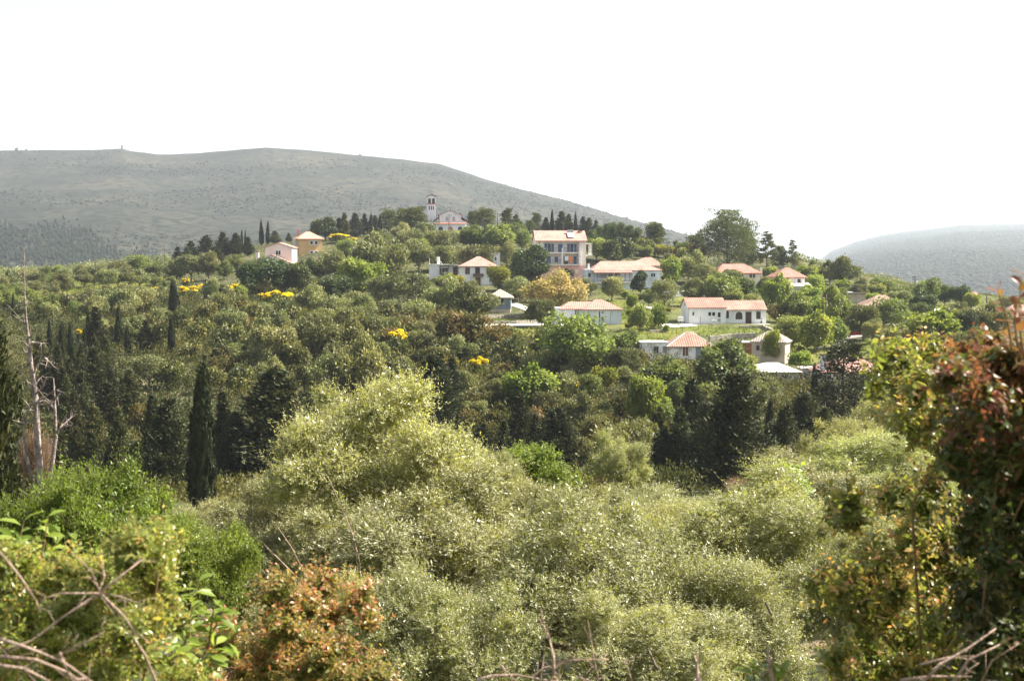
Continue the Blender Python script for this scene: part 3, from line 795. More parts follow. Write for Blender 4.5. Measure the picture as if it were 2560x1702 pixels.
# three-storey house with blue shutters
h = House('three_storey_house', 'three-storey house with blue shutters, balconies and pink ground floor', 'house', 1402, 700, None, 4, mark='three-storey house', mid=(1400, 635))
h.wall('cream', [(-62, 63, 1, 98.8, 13, 96)]); h.gable_wall('cream', -61.8, 62.8, .4, 95.6, 99.05, 121.6, 'x', base=98.85, name='gable')
h.wall('cream', [(-62, -43, 36, 98.8, 0, 12.7), (46, 63, 36, 98.8, 0, 12.7), (-42.8, 45.8, 94, 98.7, .3, 12.7)], 'front_wall')
h.wall('deep_pink', [(-62, 63.4, 0, 36, -.6, 96)], 'ground_floor')
h.roof_gable('tile_pink', -62, 63, 0, 96, 98.5, 122, 'x', 5, 1.8)
for z, nm in ((66, 'upper'), (36.4, 'lower')):
    sl = h.box('balcony', 'cream', -46, 48, z, z + 3, -7, 12.5)
    mb = MB(); kk = h.k
    for i in range(48): mb.box((-45 + i*1.93)*kk, (-44.6 + i*1.93)*kk, -6.2*kk, -5.8*kk, (z+3)*kk, (z+13)*kk)
    mb.box(-45*kk, 47*kk, -6.5*kk, -5.5*kk, (z+13)*kk, (z+14)*kk)
    mb.build('railing', M['metal'], sl)
for x in (-42, 3, 46): h.box('column', 'white_paint', x - 1.6, x + 1.6, 69, 80 if x > 0 else 78, -6.6, -3.4); h.box('column', 'white_paint', x - 2, x + 2, 39, 66, -6.8, -3.2)
def shutters(x, z, w, hh, y, open_=True):
    fr = h.window(x, z, w, hh, y, 'white_paint', 'glass')
    for sg in (-1, 1): h.box('shutter', 'blue_wood', x + sg*(w/2 + 4.4) - 3.2, x + sg*(w/2 + 4.4) + 3.2, z - hh/2, z + hh/2, y - 1.8, y - .3, fr)
shutters(-28, 80, 8, 20, 13); h.slab('door', 'blue_wood', 0, 79, 11, 21, 13, 1); shutters(29, 80, 8, 20, 13)
h.slab('door', 'blue_wood', -30, 49, 11, 20, 13, 1); h.window(-10, 51, 9, 14, 13, 'white_paint', 'blue_wood'); h.slab('door', 'dark_wood', 14, 49, 11, 20, 13, 1); h.slab('door', 'blue_wood', 37, 49, 8, 20, 13, 1)
h.slab('door', 'cream', 40, 21, 8, 10, -.6, .6)
h.box('side_balcony', 'white_paint', 63.6, 80, 60, 62.5, 4, 60); h.box('side_balcony', 'white_paint', 63.6, 80, 90, 92, 4, 60)
for y in (6, 30, 56): h.box('post', 'white_paint', 77.5, 79, 62.5, 90, y, y + 1.5)
h.window(64, 76, 14, 20, 34, 'white_paint', 'glass', side=63)
h.chimney('deep_pink', 54, 40, 104, 122, 7, 'tile_old')
h.window(-63, 74, 6, 9, 50, 'white_paint', 'glass', side=-62)
t3 = h
# things on it: solar heater and washing
kk = h.k
sh = empty('solar_water_heater', h.o.matrix_basis @ Vector((27*kk, 26*kk, 113*kk)), math.radians(4)); tag(sh, 'solar water heater with bright panel on the roof of the three-storey house', 'solar heater')
mb = MB(); mb.add([(-8*kk,-20*kk,-7*kk), (8*kk,-20*kk,-7*kk), (8*kk,3*kk,5*kk), (-8*kk,3*kk,5*kk), (-8*kk,-20*kk,-6*kk), (8*kk,-20*kk,-6*kk), (8*kk,3*kk,6.2*kk), (-8*kk,3*kk,6.2*kk)], [(3,2,1,0), (4,5,6,7), (0,1,5,4), (1,2,6,5), (2,3,7,6), (3,0,4,7)])
mb.build('panel', M['solar'], sh)
mb = MB(); mb.tube([(-8*kk, 6*kk, 9*kk), (8*kk, 6*kk, 9*kk)], 3*kk, 10); mb.build('tank', M['metal'], sh)
for x in (-6, 6): mb = MB(); mb.tube([(x*kk, 6*kk, 7*kk), (x*kk, 6*kk, -5*kk)], .05, 4); mb.build('leg', M['metal'], sh)
def cloth(label, mat, x, z, w, hh, seed):
    rng = np.random.default_rng(seed); n = 9; V = []; Fc = []
    for j in range(5):
        for i in range(n):
            V.append(((x + w*(i/(n-1) - .5))*kk, (-8 + .9*math.sin(i*1.3 + seed) * j/4)*kk, (z - hh*j/4)*kk))
    for j in range(4):
        for i in range(n-1): Fc.append((j*n+i, (j+1)*n+i, (j+1)*n+i+1, j*n+i+1))
    mb = MB(); mb.add(V, Fc); o = mb.build('hanging_cloth', M[mat]); o.matrix_world = t3.o.matrix_basis
    sm = o.modifiers.new('thickness', 'SOLIDIFY'); sm.thickness = .03
    tag(o, label, 'laundry', 'washing on the lower balcony rail')
cloth('orange cloth hanging over the lower balcony of the three-storey house', 'orange_cloth', 24, 58, 9, 14, 1)
cloth('white cloth hanging on the lower balcony of the three-storey house', 'white_paint', 13, 59, 9, 11, 2)

# long house with veranda and the hip roof behind
h = House('veranda_house', 'long low house with pink roof and brown-posted veranda', 'house', 1570, 726, None, 3, mark='veranda house', mid=(1560, 690))
h.wall('bluewhite', [(-84, 14, 20, 54, 30, 96), (-84, 14, 0, 19.8, 12, 96), (14.2, 84, 6, 50, 20, 96), (-104, -84.2, 10, 52, 26, 96)])
h.roof_hip('tile_pink', -84, 82, 26, 96, 52, -62, 36, 71, 7, 1.8)
h.roof_shed('tile_red', -82, 8, 2, 30, 44, 50, 3, 1.4, 'veranda_roof')
for i, x in enumerate((-78, -56, -32, -30, -8, 4)): h.box('post', 'brown_wood', x, x + 1.8, 22, 44, 3, 4.8)
sl = h.box('veranda_floor', 'concrete', -83, 10, 18, 21, 1, 29.7)
mb = MB(); kk = h.k
for i in range(40): mb.box((-82 + i*2.3)*kk, (-81.5 + i*2.3)*kk, 2*kk, 2.5*kk, 21*kk, 29*kk)
mb.box(-83*kk, 10*kk, 1.8*kk, 2.8*kk, 29*kk, 30.3*kk); mb.build('railing', M['white_paint'], sl)
for x in (-60, -22): h.slab('door', 'grey', x, 33, 11, 22, 30, .8)
h.window(-40, 35, 10, 12, 30, 'white_paint', 'glass'); h.window(30, 38, 9, 9, 20, 'white_paint', 'glass'); h.window(66, 38, 11, 9, 20, 'white_paint', 'glass')
h.window(-94, 38, 7, 10, 26, 'white_paint', 'glass')
h.chimney('white', -92, 60, 50, 66, 5)
h = House('hip_roofed_house', 'cream house showing only its pink hip roof behind the veranda house', 'house', 1610, 702, None, 0, mark='hip roof behind the veranda house', mid=(1620, 655))
h.wall('cream', [(-42, 44, 0, 40, 0, 60)])
h.roof_hip('tile_pink', -42, 44, 0, 60, 39, 6, 22, 57, 5, 1.6)

# two houses by the pines
h = House('red_roofed_house', 'cream house with wide red roof and paired brown windows under the big pine', 'house', 1842, 712, None, 4, mark='red-roofed house under the pine', mid=(1840, 680))
h.wall('cream', [(-50, 58, 0, 31, 0, 70)])
h.roof_hip('tile_red', -50, 58, 0, 70, 31, -28, 28, 50, 6, 1.8)
for x in (5, 13, 35, 43): h.window(x, 22, 6.5, 9, 0, 'white_paint', 'brown_wood', f=.8)
h.chimney('white', 64, 8, 22, 44, 4, None)
h = House('cream_house', 'cream two-storey house with red pyramid roof and a low annex', 'house', 1966, 735, None, 8, mark='cream two-storey house', mid=(1966, 700))
h.wall('cream', [(-24, 48, 0, 45, 0, 66)])
h.roof_hip('tile_red', -24, 48, 0, 66, 44, 8, 16, 64, 6, 1.8)
h.arch('window', 'brown_wood', 2, 32, 7, 8, 0, .9); h.window(32, 32, 9, 11, 0, 'white_paint', 'glass'); 
h.box('shutter', 'white_paint', 23, 26.4, 26, 38, -1.6, -.2); h.box('shutter', 'white_paint', 37.6, 41, 26, 38, -1.6, -.2)
h.wall('white', [(30, 53, 0, 20, -26, -.3), (4, 30.2, 0, 19, -24, -.4)], 'annex_wall')
h.roof_shed('concrete', 2, 54, -28, -.6, 20.2, 27, 1, 1.4)
h.slab('door', 'grey', 15, 8, 22, 17, -24, .5); h.window(38, 15, 5, 5, -26, 'white_paint', 'dark_wood')
h = House('stone_ruin', 'roofless grey stone wall of a ruin behind the cream two-storey house', 'ruin', 1975, 690, None, -2, None, mark='stone ruin', mid=(1985, 672))
h.wall('stone', [(-58, 46, 0, 24, 0, 6), (40, 46, 0, 26, 6.2, 60), (-30, -20, 23.8, 26.5, .5, 5.5), (0, 18, 23.8, 26, .4, 5.6)])

# long white house in two wings
h = House('long_white_house', 'long white house in two wings with dark arched shutters and glazed door', 'house', 1720, 812, None, 5, mark='long white house', mid=(1805, 785))
h.gable_wall('white', 0, 97, 0, 78, 44, 65, 'x')
h.roof_gable('tile_red', 0, 97, 0, 78, 43.5, 65, 'x', 4, 1.8)
h.gable_wall('white', 97.3, 201, 4, 76, 38, 58, 'x', name='wing_wall')
r = h.roof_gable('tile_old', 100.5, 201, 4, 76, 37.6, 58, 'x', 4, 1.8)
h.window(13, 28, 4, 9, 0, 'white_paint', 'glass'); h.window(55, 27, 7.5, 9, 0, 'white_paint', 'glass', f=.9); h.window(65, 27, 7.5, 9, 0, 'white_paint', 'glass', f=.9)
d = h.slab('door', 'white_paint', 79, 20, 10, 26, 0, .8); h.slab('door_pane', 'glass', 79, 25, 7, 12, 0, 1.1, d); h.slab('door_pane', 'grey', 79, 12, 7, 8, 0, 1.1, d)
h.arch('shuttered_window', 'dark_wood', 101, 16, 8, 18, 4, 1); h.arch('shuttered_window', 'dark_wood', 131, 13, 17, 19, 4, 1)
h.slab('door', 'dark_wood', 155.5, 16, 15, 31, 4, 1); h.slab('shuttered_window', 'dark_wood', 181, 23, 11, 19, 4, 1)
h.box('meter_box', 'glass', 187, 190, 3, 9, 3, 3.9); h.slab('vent', 'glass', 189, 14, 2.4, 2.4, 4, .5)
h.slab('gable_vent', 'glass', -.4, 50, .8, 7, 39, 3)
h.wall('concrete', [(-6, 206, 0, 1.6, -17, 3.7)], 'terrace')
mb = MB(); kk = h.k; mb.tube([(1*kk, -.8*kk, 2*kk), (1*kk, -.8*kk, 44*kk)], .06, 5); mb.tube([(32*kk, -.8*kk, 2*kk), (31*kk, -.8*kk, 21*kk)], .05, 5); mb.build('drainpipe', M['grey'], h.o)
wh = h
def bench_thing(): pass
# white tank and pots by its walls
tk = House('water_tank', 'small white water tank on legs at the left end of the long white house', 'tank', 1706, 812, wh.Y - 2.5, 5, None, sink=0)
tk.box('tank', 'white_paint', -9, 3, 9, 20, 0, 14)
for x in (-8, 1): 
    for y in (1, 12): tk.box('leg', 'grey', x, x + 1, -2, 9, y, y + 1)
b = House('wash_basin', 'pale wash basin against the front wall of the long white house', 'basin', 1783, 812, wh.Y - 1, 5, None, sink=0)
b.box('stand', 'concrete', -3, 3, 1.6, 8, -6.4, -2.4); b.box('bowl', 'white_paint', -5, 5, 8, 12, -8.5, -1.5)

# white house with two hip roofs
h = House('white_hip_house', 'bluish white house with two joined pink roofs and a barred window', 'house', 1464, 812, None, 2, mark='bluish white house with two roofs', mid=(1470, 785))
h.wall('bluewhite', [(-2, 90, 0, 40, 0, 70), (-56, -2.3, 0, 38, 10, 64), (-84, -56.2, 0, 43, 14, 56)])
h.roof_hip('tile_pink', -2, 90, 0, 70, 40, 28, 44, 61, 5, 1.8)
h.roof_hip('tile_pink', -62, 4, 10, 64, 40, -40, 22, 55, 4, 1.8)
h.slab('window_bars', 'white_paint', -21, 31, 11, 14, 10, .9)
for x in (-25, -21, -17): h.slab('window', 'glass', x, 31, 2.2, 12, 10, 1.2)
h.slab('door', 'dark_wood', 35, 20, 2.4, 27, 0, .5); h.slab('window', 'glass', 42, 31, 4, 4, 0, .6); h.slab('wall_joint', 'grey', 63, 20, 1, 34, 0, .4)
h.wall('white', [(34, 92, -22, 0, -6, -.3)], 'terrace_wall')
h.box('vent_box', 'dark_wood', 91, 93.6, 18, 26, 16, 22)
mb = MB(); kk = h.k; mb.tube([(6*kk, -.8*kk, 0), (6*kk, -.8*kk, 39*kk)], .05, 5); mb.build('drainpipe', M['grey'], h.o)

# blue-grey shed
h = House('grey_shed', 'blue-grey shed with brownish pyramid roof and one small window', 'shed', 1251, 783, None, -2, mark='blue-grey shed', mid=(1250, 755))
h.wall('bluegrey', [(-26, 26, 10, 42, 0, 48)]); h.wall('tan', [(-25, 25.2, 0, 9.8, -.4, 48)], 'plinth')
h.roof_hip('tile_grey', -26, 26, 0, 48, 42, -4, 0, 58, 6, 1.4)
h.window(5, 31, 7, 13, 0, 'grey', 'glass')

# old white house below
h = House('old_white_house', 'worn white house with hipped clay roof, brown shutter and flat-roofed wing', 'house', 1672, 900, None, 5, mark='worn white house', mid=(1690, 872))
h.wall('old_white', [(0, 108, 0, 38, 0, 80), (-68, -.3, 0, 43, 2, 60)])
rf = h.roof_hip('tile_old', 0, 108, 0, 80, 37.5, 50, 70, 65, 7, 1.8)
h.ridge_caps(rf, 'concrete', [((-6, -6, 35), (50, 40, 66)), ((114, -6, 35), (70, 40, 66)), ((50, 40, 67), (70, 40, 67))], 1.2)
h.box('flat_roof', 'concrete', -71, -1, 43.2, 45.5, -1, 62)
h.window(42, 22, 14, 24, 0, 'white_paint', 'brown_wood'); h.window(-32, 26, 11, 16, 2, 'grey', 'glass')
fr = h.window(-10, 26, 11, 17, 2, 'white_paint', 'glass')
for x in (-13, -10, -7): h.slab('bar', 'white_paint', x, 26, .8, 17, 2, 1.2, fr)
h.slab('door', 'bluegrey', 75, 17, 13, 34, 0, .9); h.slab('door', 'dark_wood', 86, 17, 7, 32, 0, .6)
h.wall('stone', [(-58, 60, -42, -.2, -8, -.4)], 'retaining_wall')
# old grey house with rusty shed
h = House('old_grey_house', 'old grey house with weathered pyramid roof seen at its corner', 'house', 1918, 908, None, -24, mark='old grey house', mid=(1920, 870))
h.wall('tan', [(-40, 44, 0, 56, 0, 62)])
h.roof_hip('tile_grey', -40, 44, 0, 62, 56, -6, 12, 78, 5, 1.8)
h.window(-24, 38, 8, 12, 0, 'grey', 'dark_wood')
h = House('rusty_shed', 'rusty sheet shed with pale flat roof leaning on the old grey house', 'shed', 1870, 890, None, 4, mark='rusty shed', mid=(1868, 868))
h.wall('rust_sheet', [(-14, 12, 0, 33, 0, 34)]); h.box('roof', 'concrete', -16, 26, 33.2, 35.4, -3, 36)
h.wall('bluewhite', [(12.3, 25, 0, 33, 2, 34)], 'side_wall'); h.slab('window', 'dark_wood', 19, 17, 6, 8, 2, .6)

# low pale roofs at the bottom of the village
h = House('pale_roofed_hut', 'low hut with pale whitish hip roof and a red-brown door', 'hut', 1930, 960, None, 3, mark='pale-roofed hut', mid=(1935, 925))
h.wall('old_white', [(-64, 70, 0, 32, 0, 90)]); h.roof_hip('concrete', -64, 70, 0, 90, 32, -6, 26, 49, 7, 1.6)
h.slab('door', 'red_paint', -58, 16, 9, 28, 0, .8); h.window(30, 18, 12, 10, 0, 'grey', 'glass')
h = House('flat_hut', 'small grey hut with flat pale roof behind the narrow cypress', 'hut', 2022, 952, None, 0, mark='flat-roofed grey hut', mid=(2022, 930))
h.wall('grey', [(-18, 16, 0, 31, 0, 34)]); h.box('roof', 'concrete', -21, 19, 31.2, 33.6, -4, 38)
h = House('pink_roofed_house', 'house with broad pink roof seen through the dark conifer', 'house', 2140, 960, None, 6, mark='pink-roofed house behind the dark conifer', mid=(2130, 912))
h.wall('cream', [(-86, 76, 0, 34, 0, 92)]); h.roof_hip('tile_pink', -86, 76, 0, 92, 34, -30, 22, 63, 7, 1.8)
h.chimney('white', -86, 4, 20, 74, 11, 'brown_wood')
an = House('tv_antenna', 'roof antenna with horizontal rods above the white chimney', 'antenna', 2047, 886, h.Y + .1, 0, None, sink=0)
mb = MB(); kk = an.k; mb.tube([(0, 0, -22*kk), (0, 0, 20*kk)], .03, 5)
mb.tube([(-10*kk, 0, 17*kk), (18*kk, 0, 19*kk)], .025, 4)
for i in range(8): x = (-8 + i*3.5)*kk; mb.tube([(x, -.5, 17.5*kk), (x, .5, 17.5*kk)], .015, 4)
mb.tube([(-8*kk, 0, 11*kk), (10*kk, 0, 12*kk)], .02, 4); mb.build('aerial', M['metal'], an.o)

# right end of the village
h = House('flat_roofed_shack', 'long flat-roofed shack with a light blue door under trees', 'shack', 2106, 758, None, -3, mark='shack with light blue door', mid=(2106, 742))
h.wall('tan', [(-34, 62, 0, 24, 0, 30)]); h.wall('old_white', [(-18, -2, 0, 25, -1, -.2)], 'front_panel'); h.box('roof', 'concrete', -30, 26, 25.2, 28, -4, 34); h.box('pergola', 'pole', 26.3, 66, 24.2, 26, -6, 30)
h.slab('door', 'sky_blue', -8, 13, 9, 20, -1, .7); h.slab('door', 'brown_wood', 13, 12, 8, 20, 0, .7)
h = House('brown_roofed_house', 'house with brownish red hip roof half hidden by trees', 'house', 2215, 802, None, 4, mark='brown-red roofed house', mid=(2210, 765))
h.wall('tan', [(-50, 44, 0, 40, 0, 66)]); h.roof_hip('tile_old', -50, 44, 0, 66, 40, -10, 8, 62, 6, 1.8)
h.window(-32, 26, 10, 12, 0, 'white_paint', 'brown_wood'); h.box('post', 'white_paint', -18, -16, 0, 40, -8, -6); h.slab('door', 'brown_wood', 4, 16, 9, 26, 0, .7)
h = House('garden_shed', 'small pale shed with slanting white roof among olive trees', 'shed', 2368, 800, None, -12, mark='small pale shed', mid=(2370, 785))
h.gable_wall('grey', -28, 36, 0, 46, 20, 27, 'x'); h.roof_gable('concrete', -28, 36, 0, 46, 19.8, 27, 'x', 4, 1.4); h.slab('door', 'bluegrey', 6, 9, 8, 16, 0, .6)
h = House('cottage', 'cream house with pinkish hip roof behind the red-leaved bush', 'house', 2545, 830, None, -4, mark='cream house behind the red bush', mid=(2540, 790))
h.wall('cream', [(-38, 70, 0, 40, 0, 70)]); h.roof_hip('tile_old', -38, 70, 0, 70, 40, -4, 36, 66, 7, 1.8); h.window(-14, 25, 10, 11, 0, 'white_paint', 'glass'); h.window(20, 25, 10, 11, 0, 'white_paint', 'glass')
h = House('brick_hut', 'small brick hut far off behind the right-hand trees', 'hut', 2432, 757, 285, 5, mark='small brick hut', mid=(2432, 742))
h.wall('tan', [(-10, 12, 0, 20, 0, 20)]); h.roof_gable('tile_red', -10, 12, 0, 20, 19.8, 26, 'x', 3, 1.4); h.slab('door', 'dark_wood', 2, 7, 5, 14, 0, .6)
h = House('cottage', 'corner of a white house between olive trees left of the three-storey house', 'house', 1236, 662, 312, 5, mark='white house corner among olives', mid=(1234, 640))
h.wall('white', [(-10, 14, 0, 30, 0, 40)]); h.roof_gable('tile_pink', -10, 14, 0, 40, 29.6, 38, 'y', 3, 1.4); h.window(3, 15, 4, 8, 0, 'white_paint', 'glass')
h = House('hut', 'tiny pale hut among olives on the left plateau', 'hut', 80, 752, None, 8, mark='tiny pale hut', mid=(80, 748))
h.wall('tan', [(-9, 9, 0, 8, 0, 16)]); h.roof_gable('concrete', -9, 9, 0, 16, 7.8, 11, 'x', 2, 1); h.slab('door', 'dark_wood', 3, 3, 4, 6, 0, .4)
# watch tower on the mountain ridge is built with the mountain

# ---------------------------------------------------------------- walls, road, cars
def long_wall(name, label, pts, hpx, mat, thick=.5, group='stone terrace walls', dY=0, cat='wall', mark=None):
    """wall following the ground under a run of picture points"""
    P = []
    for px, py in pts:
        Y = ground_hit(px, py) + dY; a, _ = ray(px, py)
        P.append((a * Y, Y, float(terrain(a * Y, Y)), hpx / F * Y))
    mb = MB(); rng = np.random.default_rng(len(name) + int(pts[0][0]))
    for i in range(len(P) - 1):
        n = max(2, int(math.hypot(P[i+1][0]-P[i][0], P[i+1][1]-P[i][1]) / .9))
        for j in range(n):
            q = [[P[i][c] + (P[i+1][c] - P[i][c]) * t for c in range(4)] for t in (j/n, (j+1)/n)]
            jt = (rng.random() - .5) * .14 if mat == 'stone' else 0
            d = Vector((q[1][0]-q[0][0], q[1][1]-q[0][1], 0)).normalized(); nn = Vector((-d.y, d.x, 0)) * thick
            V = []
            for (x, y, z, hh) in q:
                zb = float(terrain(x, y))
                V += [(x, y, zb - .8), (x + nn.x, y + nn.y, zb - .8), (x, y, zb + hh + jt), (x + nn.x, y + nn.y, zb + hh + jt)]
            mb.add(V, [(0,4,6,2), (1,3,7,5), (2,6,7,3), (0,2,3,1), (4,5,7,6)])
    o = mb.build(name, M[mat])
    tag(o, label, cat, group)
    if mark: landmark(sum(p[0] for p in pts)/len(pts), sum(p[1] for p in pts)/len(pts), mark)
    return o
long_wall('terrace_wall', 'upper dry stone wall of the terraces below the blue-grey shed', [(1185, 799), (1260, 796), (1330, 792)], 9, 'stone', mark='terrace walls below the shed')
long_wall('terrace_wall', 'lower dry stone wall of the terraces below the blue-grey shed', [(1210, 811), (1290, 810), (1375, 806)], 8, 'stone')
long_wall('terrace_wall', 'pale low wall at the left end of the shed terraces, beside yellow broom', [(1120, 794), (1180, 790)], 5, 'concrete')
long_wall('terrace_wall', 'stone retaining wall between the long white house and the worn white house', [(1775, 856), (1830, 852), (1890, 848)], 15, 'stone', mark='stone retaining wall')
long_wall('terrace_wall', 'grey stone wall under the terrace of the long white house', [(1850, 824), (1905, 822), (1930, 834)], 8, 'stone')
long_wall('terrace_wall', 'short stone wall left of the yellow grass below the long white house', [(1625, 833), (1668, 831)], 8, 'stone')
long_wall('garden_wall', 'whitish garden wall behind the olive trees above the long white house', [(1655, 742), (1720, 742), (1780, 744)], 14, 'old_white', mark='whitish garden wall')
long_wall('garden_wall', 'low grey wall left of the shack with the light blue door', [(2022, 748), (2058, 750)], 8, 'grey')
long_wall('terrace_wall', 'thin dry stone wall at the foot of the green terrace', [(1540, 850), (1600, 850)], 4, 'stone')

def strip(name, pts, w, mat, lift=.12):
    """path laid on the ground along picture points"""
    C = []
    for px, py in pts:
        Y = ground_hit(px, py); a, _ = ray(px, py); C.append((a * Y, Y))
    V = []; Fc = []; n = 0
    for i in range(len(C) - 1):
        m = 12
        for j in range(m + (i == len(C) - 2)):
            t = j / m; x = C[i][0] + (C[i+1][0]-C[i][0])*t; y = C[i][1] + (C[i+1][1]-C[i][1])*t
            d = Vector((C[i+1][0]-C[i][0], C[i+1][1]-C[i][1])).normalized(); q = Vector((-d.y, d.x)) * w / 2
            for sg in (-1, -.33, .33, 1):
                X, Yy = x + q.x*sg, y + q.y*sg; V.append((X, Yy, float(terrain(X, Yy)) + lift))
            n += 1
    for i in range(n - 1):
        for j in range(3): Fc.append((i*4+j, i*4+j+1, (i+1)*4+j+1, (i+1)*4+j))
    mb = MB(); mb.add(V, Fc); o = mb.build(name, M[mat]); tag(o, None, None, None, 'structure'); return o
strip('path', [(1180, 818), (1270, 815), (1390, 812), (1440, 816)], 3.5, 'road')
strip('path', [(1655, 816), (1700, 815), (1730, 814)], 4, 'road')
strip('path', [(1590, 765), (1640, 775), (1665, 780)], 3, 'road')
strip('road', [(2060, 850), (2150, 843), (2230, 838), (2330, 835)], 4.5, 'road')
strip('path', [(1280, 760), (1320, 775), (1345, 785)], 2.5, 'road')

def car(label, px, py, mat, heading):
    Y = ground_hit(px, py); a, _ = ray(px, py); x = a * Y
    o = empty('parked_car', (x, Y, float(terrain(x, Y)) + .18), math.radians(heading)); tag(o, label, 'car', 'parked cars')
    side = [(-2.1, .3), (2.1, .3), (2.15, .75), (1.95, .9), (1.0, .98), (-1.75, .98), (-2.1, .85)]
    mb = MB(); mb.prism_y(side, -.85, .85); b = mb.build('body', M[mat], o); bv = b.modifiers.new('b', 'BEVEL'); bv.width = .06; bv.segments = 2
    mb = MB(); mb.add([(-1.7,-.8,.97), (1.0,-.8,.97), (1.0,.8,.97), (-1.7,.8,.97), (-1.3,-.62,1.46), (.25,-.62,1.46), (.25,.62,1.46), (-1.3,.62,1.46)], [(0,1,5,4), (1,2,6,5), (2,3,7,6), (3,0,4,7)]); mb.build('windows', M['glass'], o)
    mb = MB(); mb.box(-1.32, .27, -.63, .63, 1.44, 1.5); mb.build('roof', M[mat], o)
    for wx in (-1.3, 1.3):
        for wy in (-.8, .8):
            mb = MB(); mb.tube([(wx, wy - .1, .31), (wx, wy + .1, .31)], .31, 14); w = mb.build('wheel', M['rubber'], o)
            mb = MB(); mb.tube([(wx, wy - .11, .31), (wx, wy + .11, .31)], .17, 10); mb.build('rim', M['metal'], w)
    for wy in (-.6, .6): mb = MB(); mb.box(2.1, 2.17, wy - .15, wy + .15, .62, .74); mb.build('headlight', M['white_paint'], o)
car('dark car parked under trees below the brown-red roofed house', 2206, 822, 'car_dark', -60)
car('red car parked by the road behind the dark conifer', 2142, 845, 'car_red', -10)
landmark(2206, 812, 'dark parked car'); 

# ---------------------------------------------------------------- poles and wires
POLES = {}
def pole(key, px, ytop, ybase, Y=None, label='', arms=0, r=.16, mat='pole', lamp=False):
    Y = Y or ground_hit(px, ybase); a, _ = ray(px, ybase); x = a * Y; z = float(terrain(x, Y)); top = ray(px, ytop)[1] * Y
    o = empty('utility_pole', (x, Y, z)); tag(o, label, 'pole', 'wooden utility poles')
    H = top - z; mb = MB(); mb.tube([(0, 0, -1), (0, 0, H)], [r * 1.15, r * .8], 7); mb.build('shaft', M[mat], o, True)
    for i in range(arms):
        zz = H - .35 - .6 * i; mb = MB(); mb.box(-.8, .8, -.06, .06, zz, zz + .12)
        for q in (-.7, 0, .7): mb.tube([(q, 0, zz + .12), (q, 0, zz + .3)], .04, 5)
        mb.build('crossarm', M[mat], o)
    if lamp:
        mb = MB(); mb.tube([(0, 0, H * .55), (.5, -.1, H * .58)], .04, 5); mb.box(.4, .9, -.2, .05, H * .56, H * .6); mb.build('lamp', M['white_paint'], o)
    POLES[key] = Vector((x, Y, top - .15)); landmark(px, (ytop + ybase) / 2, None) if False else None
pole('a', 240, 640, 700, label='thin pole on the left plateau, nearer the dead grey tree')
pole('b', 413, 615, 674, label='thin pole on the plateau beside the left dark conifers')
pole('c', 972, 604, 682, label='wooden lamp pole among the olive trees below the hilltop', lamp=True, arms=1)
pole('d', 1123, 536, 585, 372, label='wooden pole in front of the church facade', arms=1)
pole('e', 1244, 533, 590, None, label='wooden pole right of the church between dark pines', arms=1)
pole('f', 1381, 606, 690, None, label='wooden pole in front of the left balconies of the three-storey house', arms=1)
pole('g', 1408, 556, 590, None, label='thin pole rising behind the roof of the three-storey house', r=.09)
pole('h', 1798, 634, 690, None, label='thick dark pole in front of the big pine, carrying wires', arms=2, r=.13)
pole('i', 1716, 592, 650, None, label='tall thin pole beside the orange-brown bush', arms=1)
pole('j', 1669, 606, 652, None, label='short dark pole left of the orange-brown bush', arms=1)
pole('k', 2150, 666, 725, None, label='pole at the right side of the big round olive tree', arms=1)
pole('l', 2287, 690, 738, None, label='pole standing in the green trees above the brown-red roof', arms=2)
pole('m', 2466, 734, 765, 285, label='short pole far right before the hazy mountain', arms=1)
pole('n', 2064, 735, 830, None, label='grey lattice pole with transformer among bright green trees', arms=3, r=.15)
pole('o', 2053, 757, 800, None, label='thin grey pole just left of the lattice pole', r=.1)
pole('p', 2126, 713, 745, None, label='thin antenna pole above the shack with the light blue door', mat='metal', r=.05)
def wire(a, b, sag, off=(0, 0, 0), n=14):
    A, B = POLES[a] + Vector(off), POLES[b] + Vector(off)
    mb = MB(); mb.tube([tuple(A + (B - A) * (i / n) - Vector((0, 0, sag * 4 * (i/n) * (1 - i/n)))) for i in range(n + 1)], .034, 4)
    o = mb.build('overhead_wire', M['pole']); return o
for (a, b, s, q, lb) in (('i', 'h', 1.2, .6, 'lowest'), ('i', 'h', .8, .3, 'middle'), ('i', 'h', .4, 0, 'topmost')):
    tag(wire(a, b, s, (0, 0, q * -1)), f'{lb} of three sagging wires running to the thick dark pole', 'wire', 'overhead wires')
tag(wire('h', 'k', 2.0), 'long thin wire from the thick dark pole towards the right pole', 'wire', 'overhead wires')
tag(wire('c', 'f', 1.5), 'long thin wire from the lamp pole to the three-storey house', 'wire', 'overhead wires')
tag(wire('k', 'l', 1.2), 'thin wire between the two right-hand poles against the hazy mountain', 'wire', 'overhead wires')
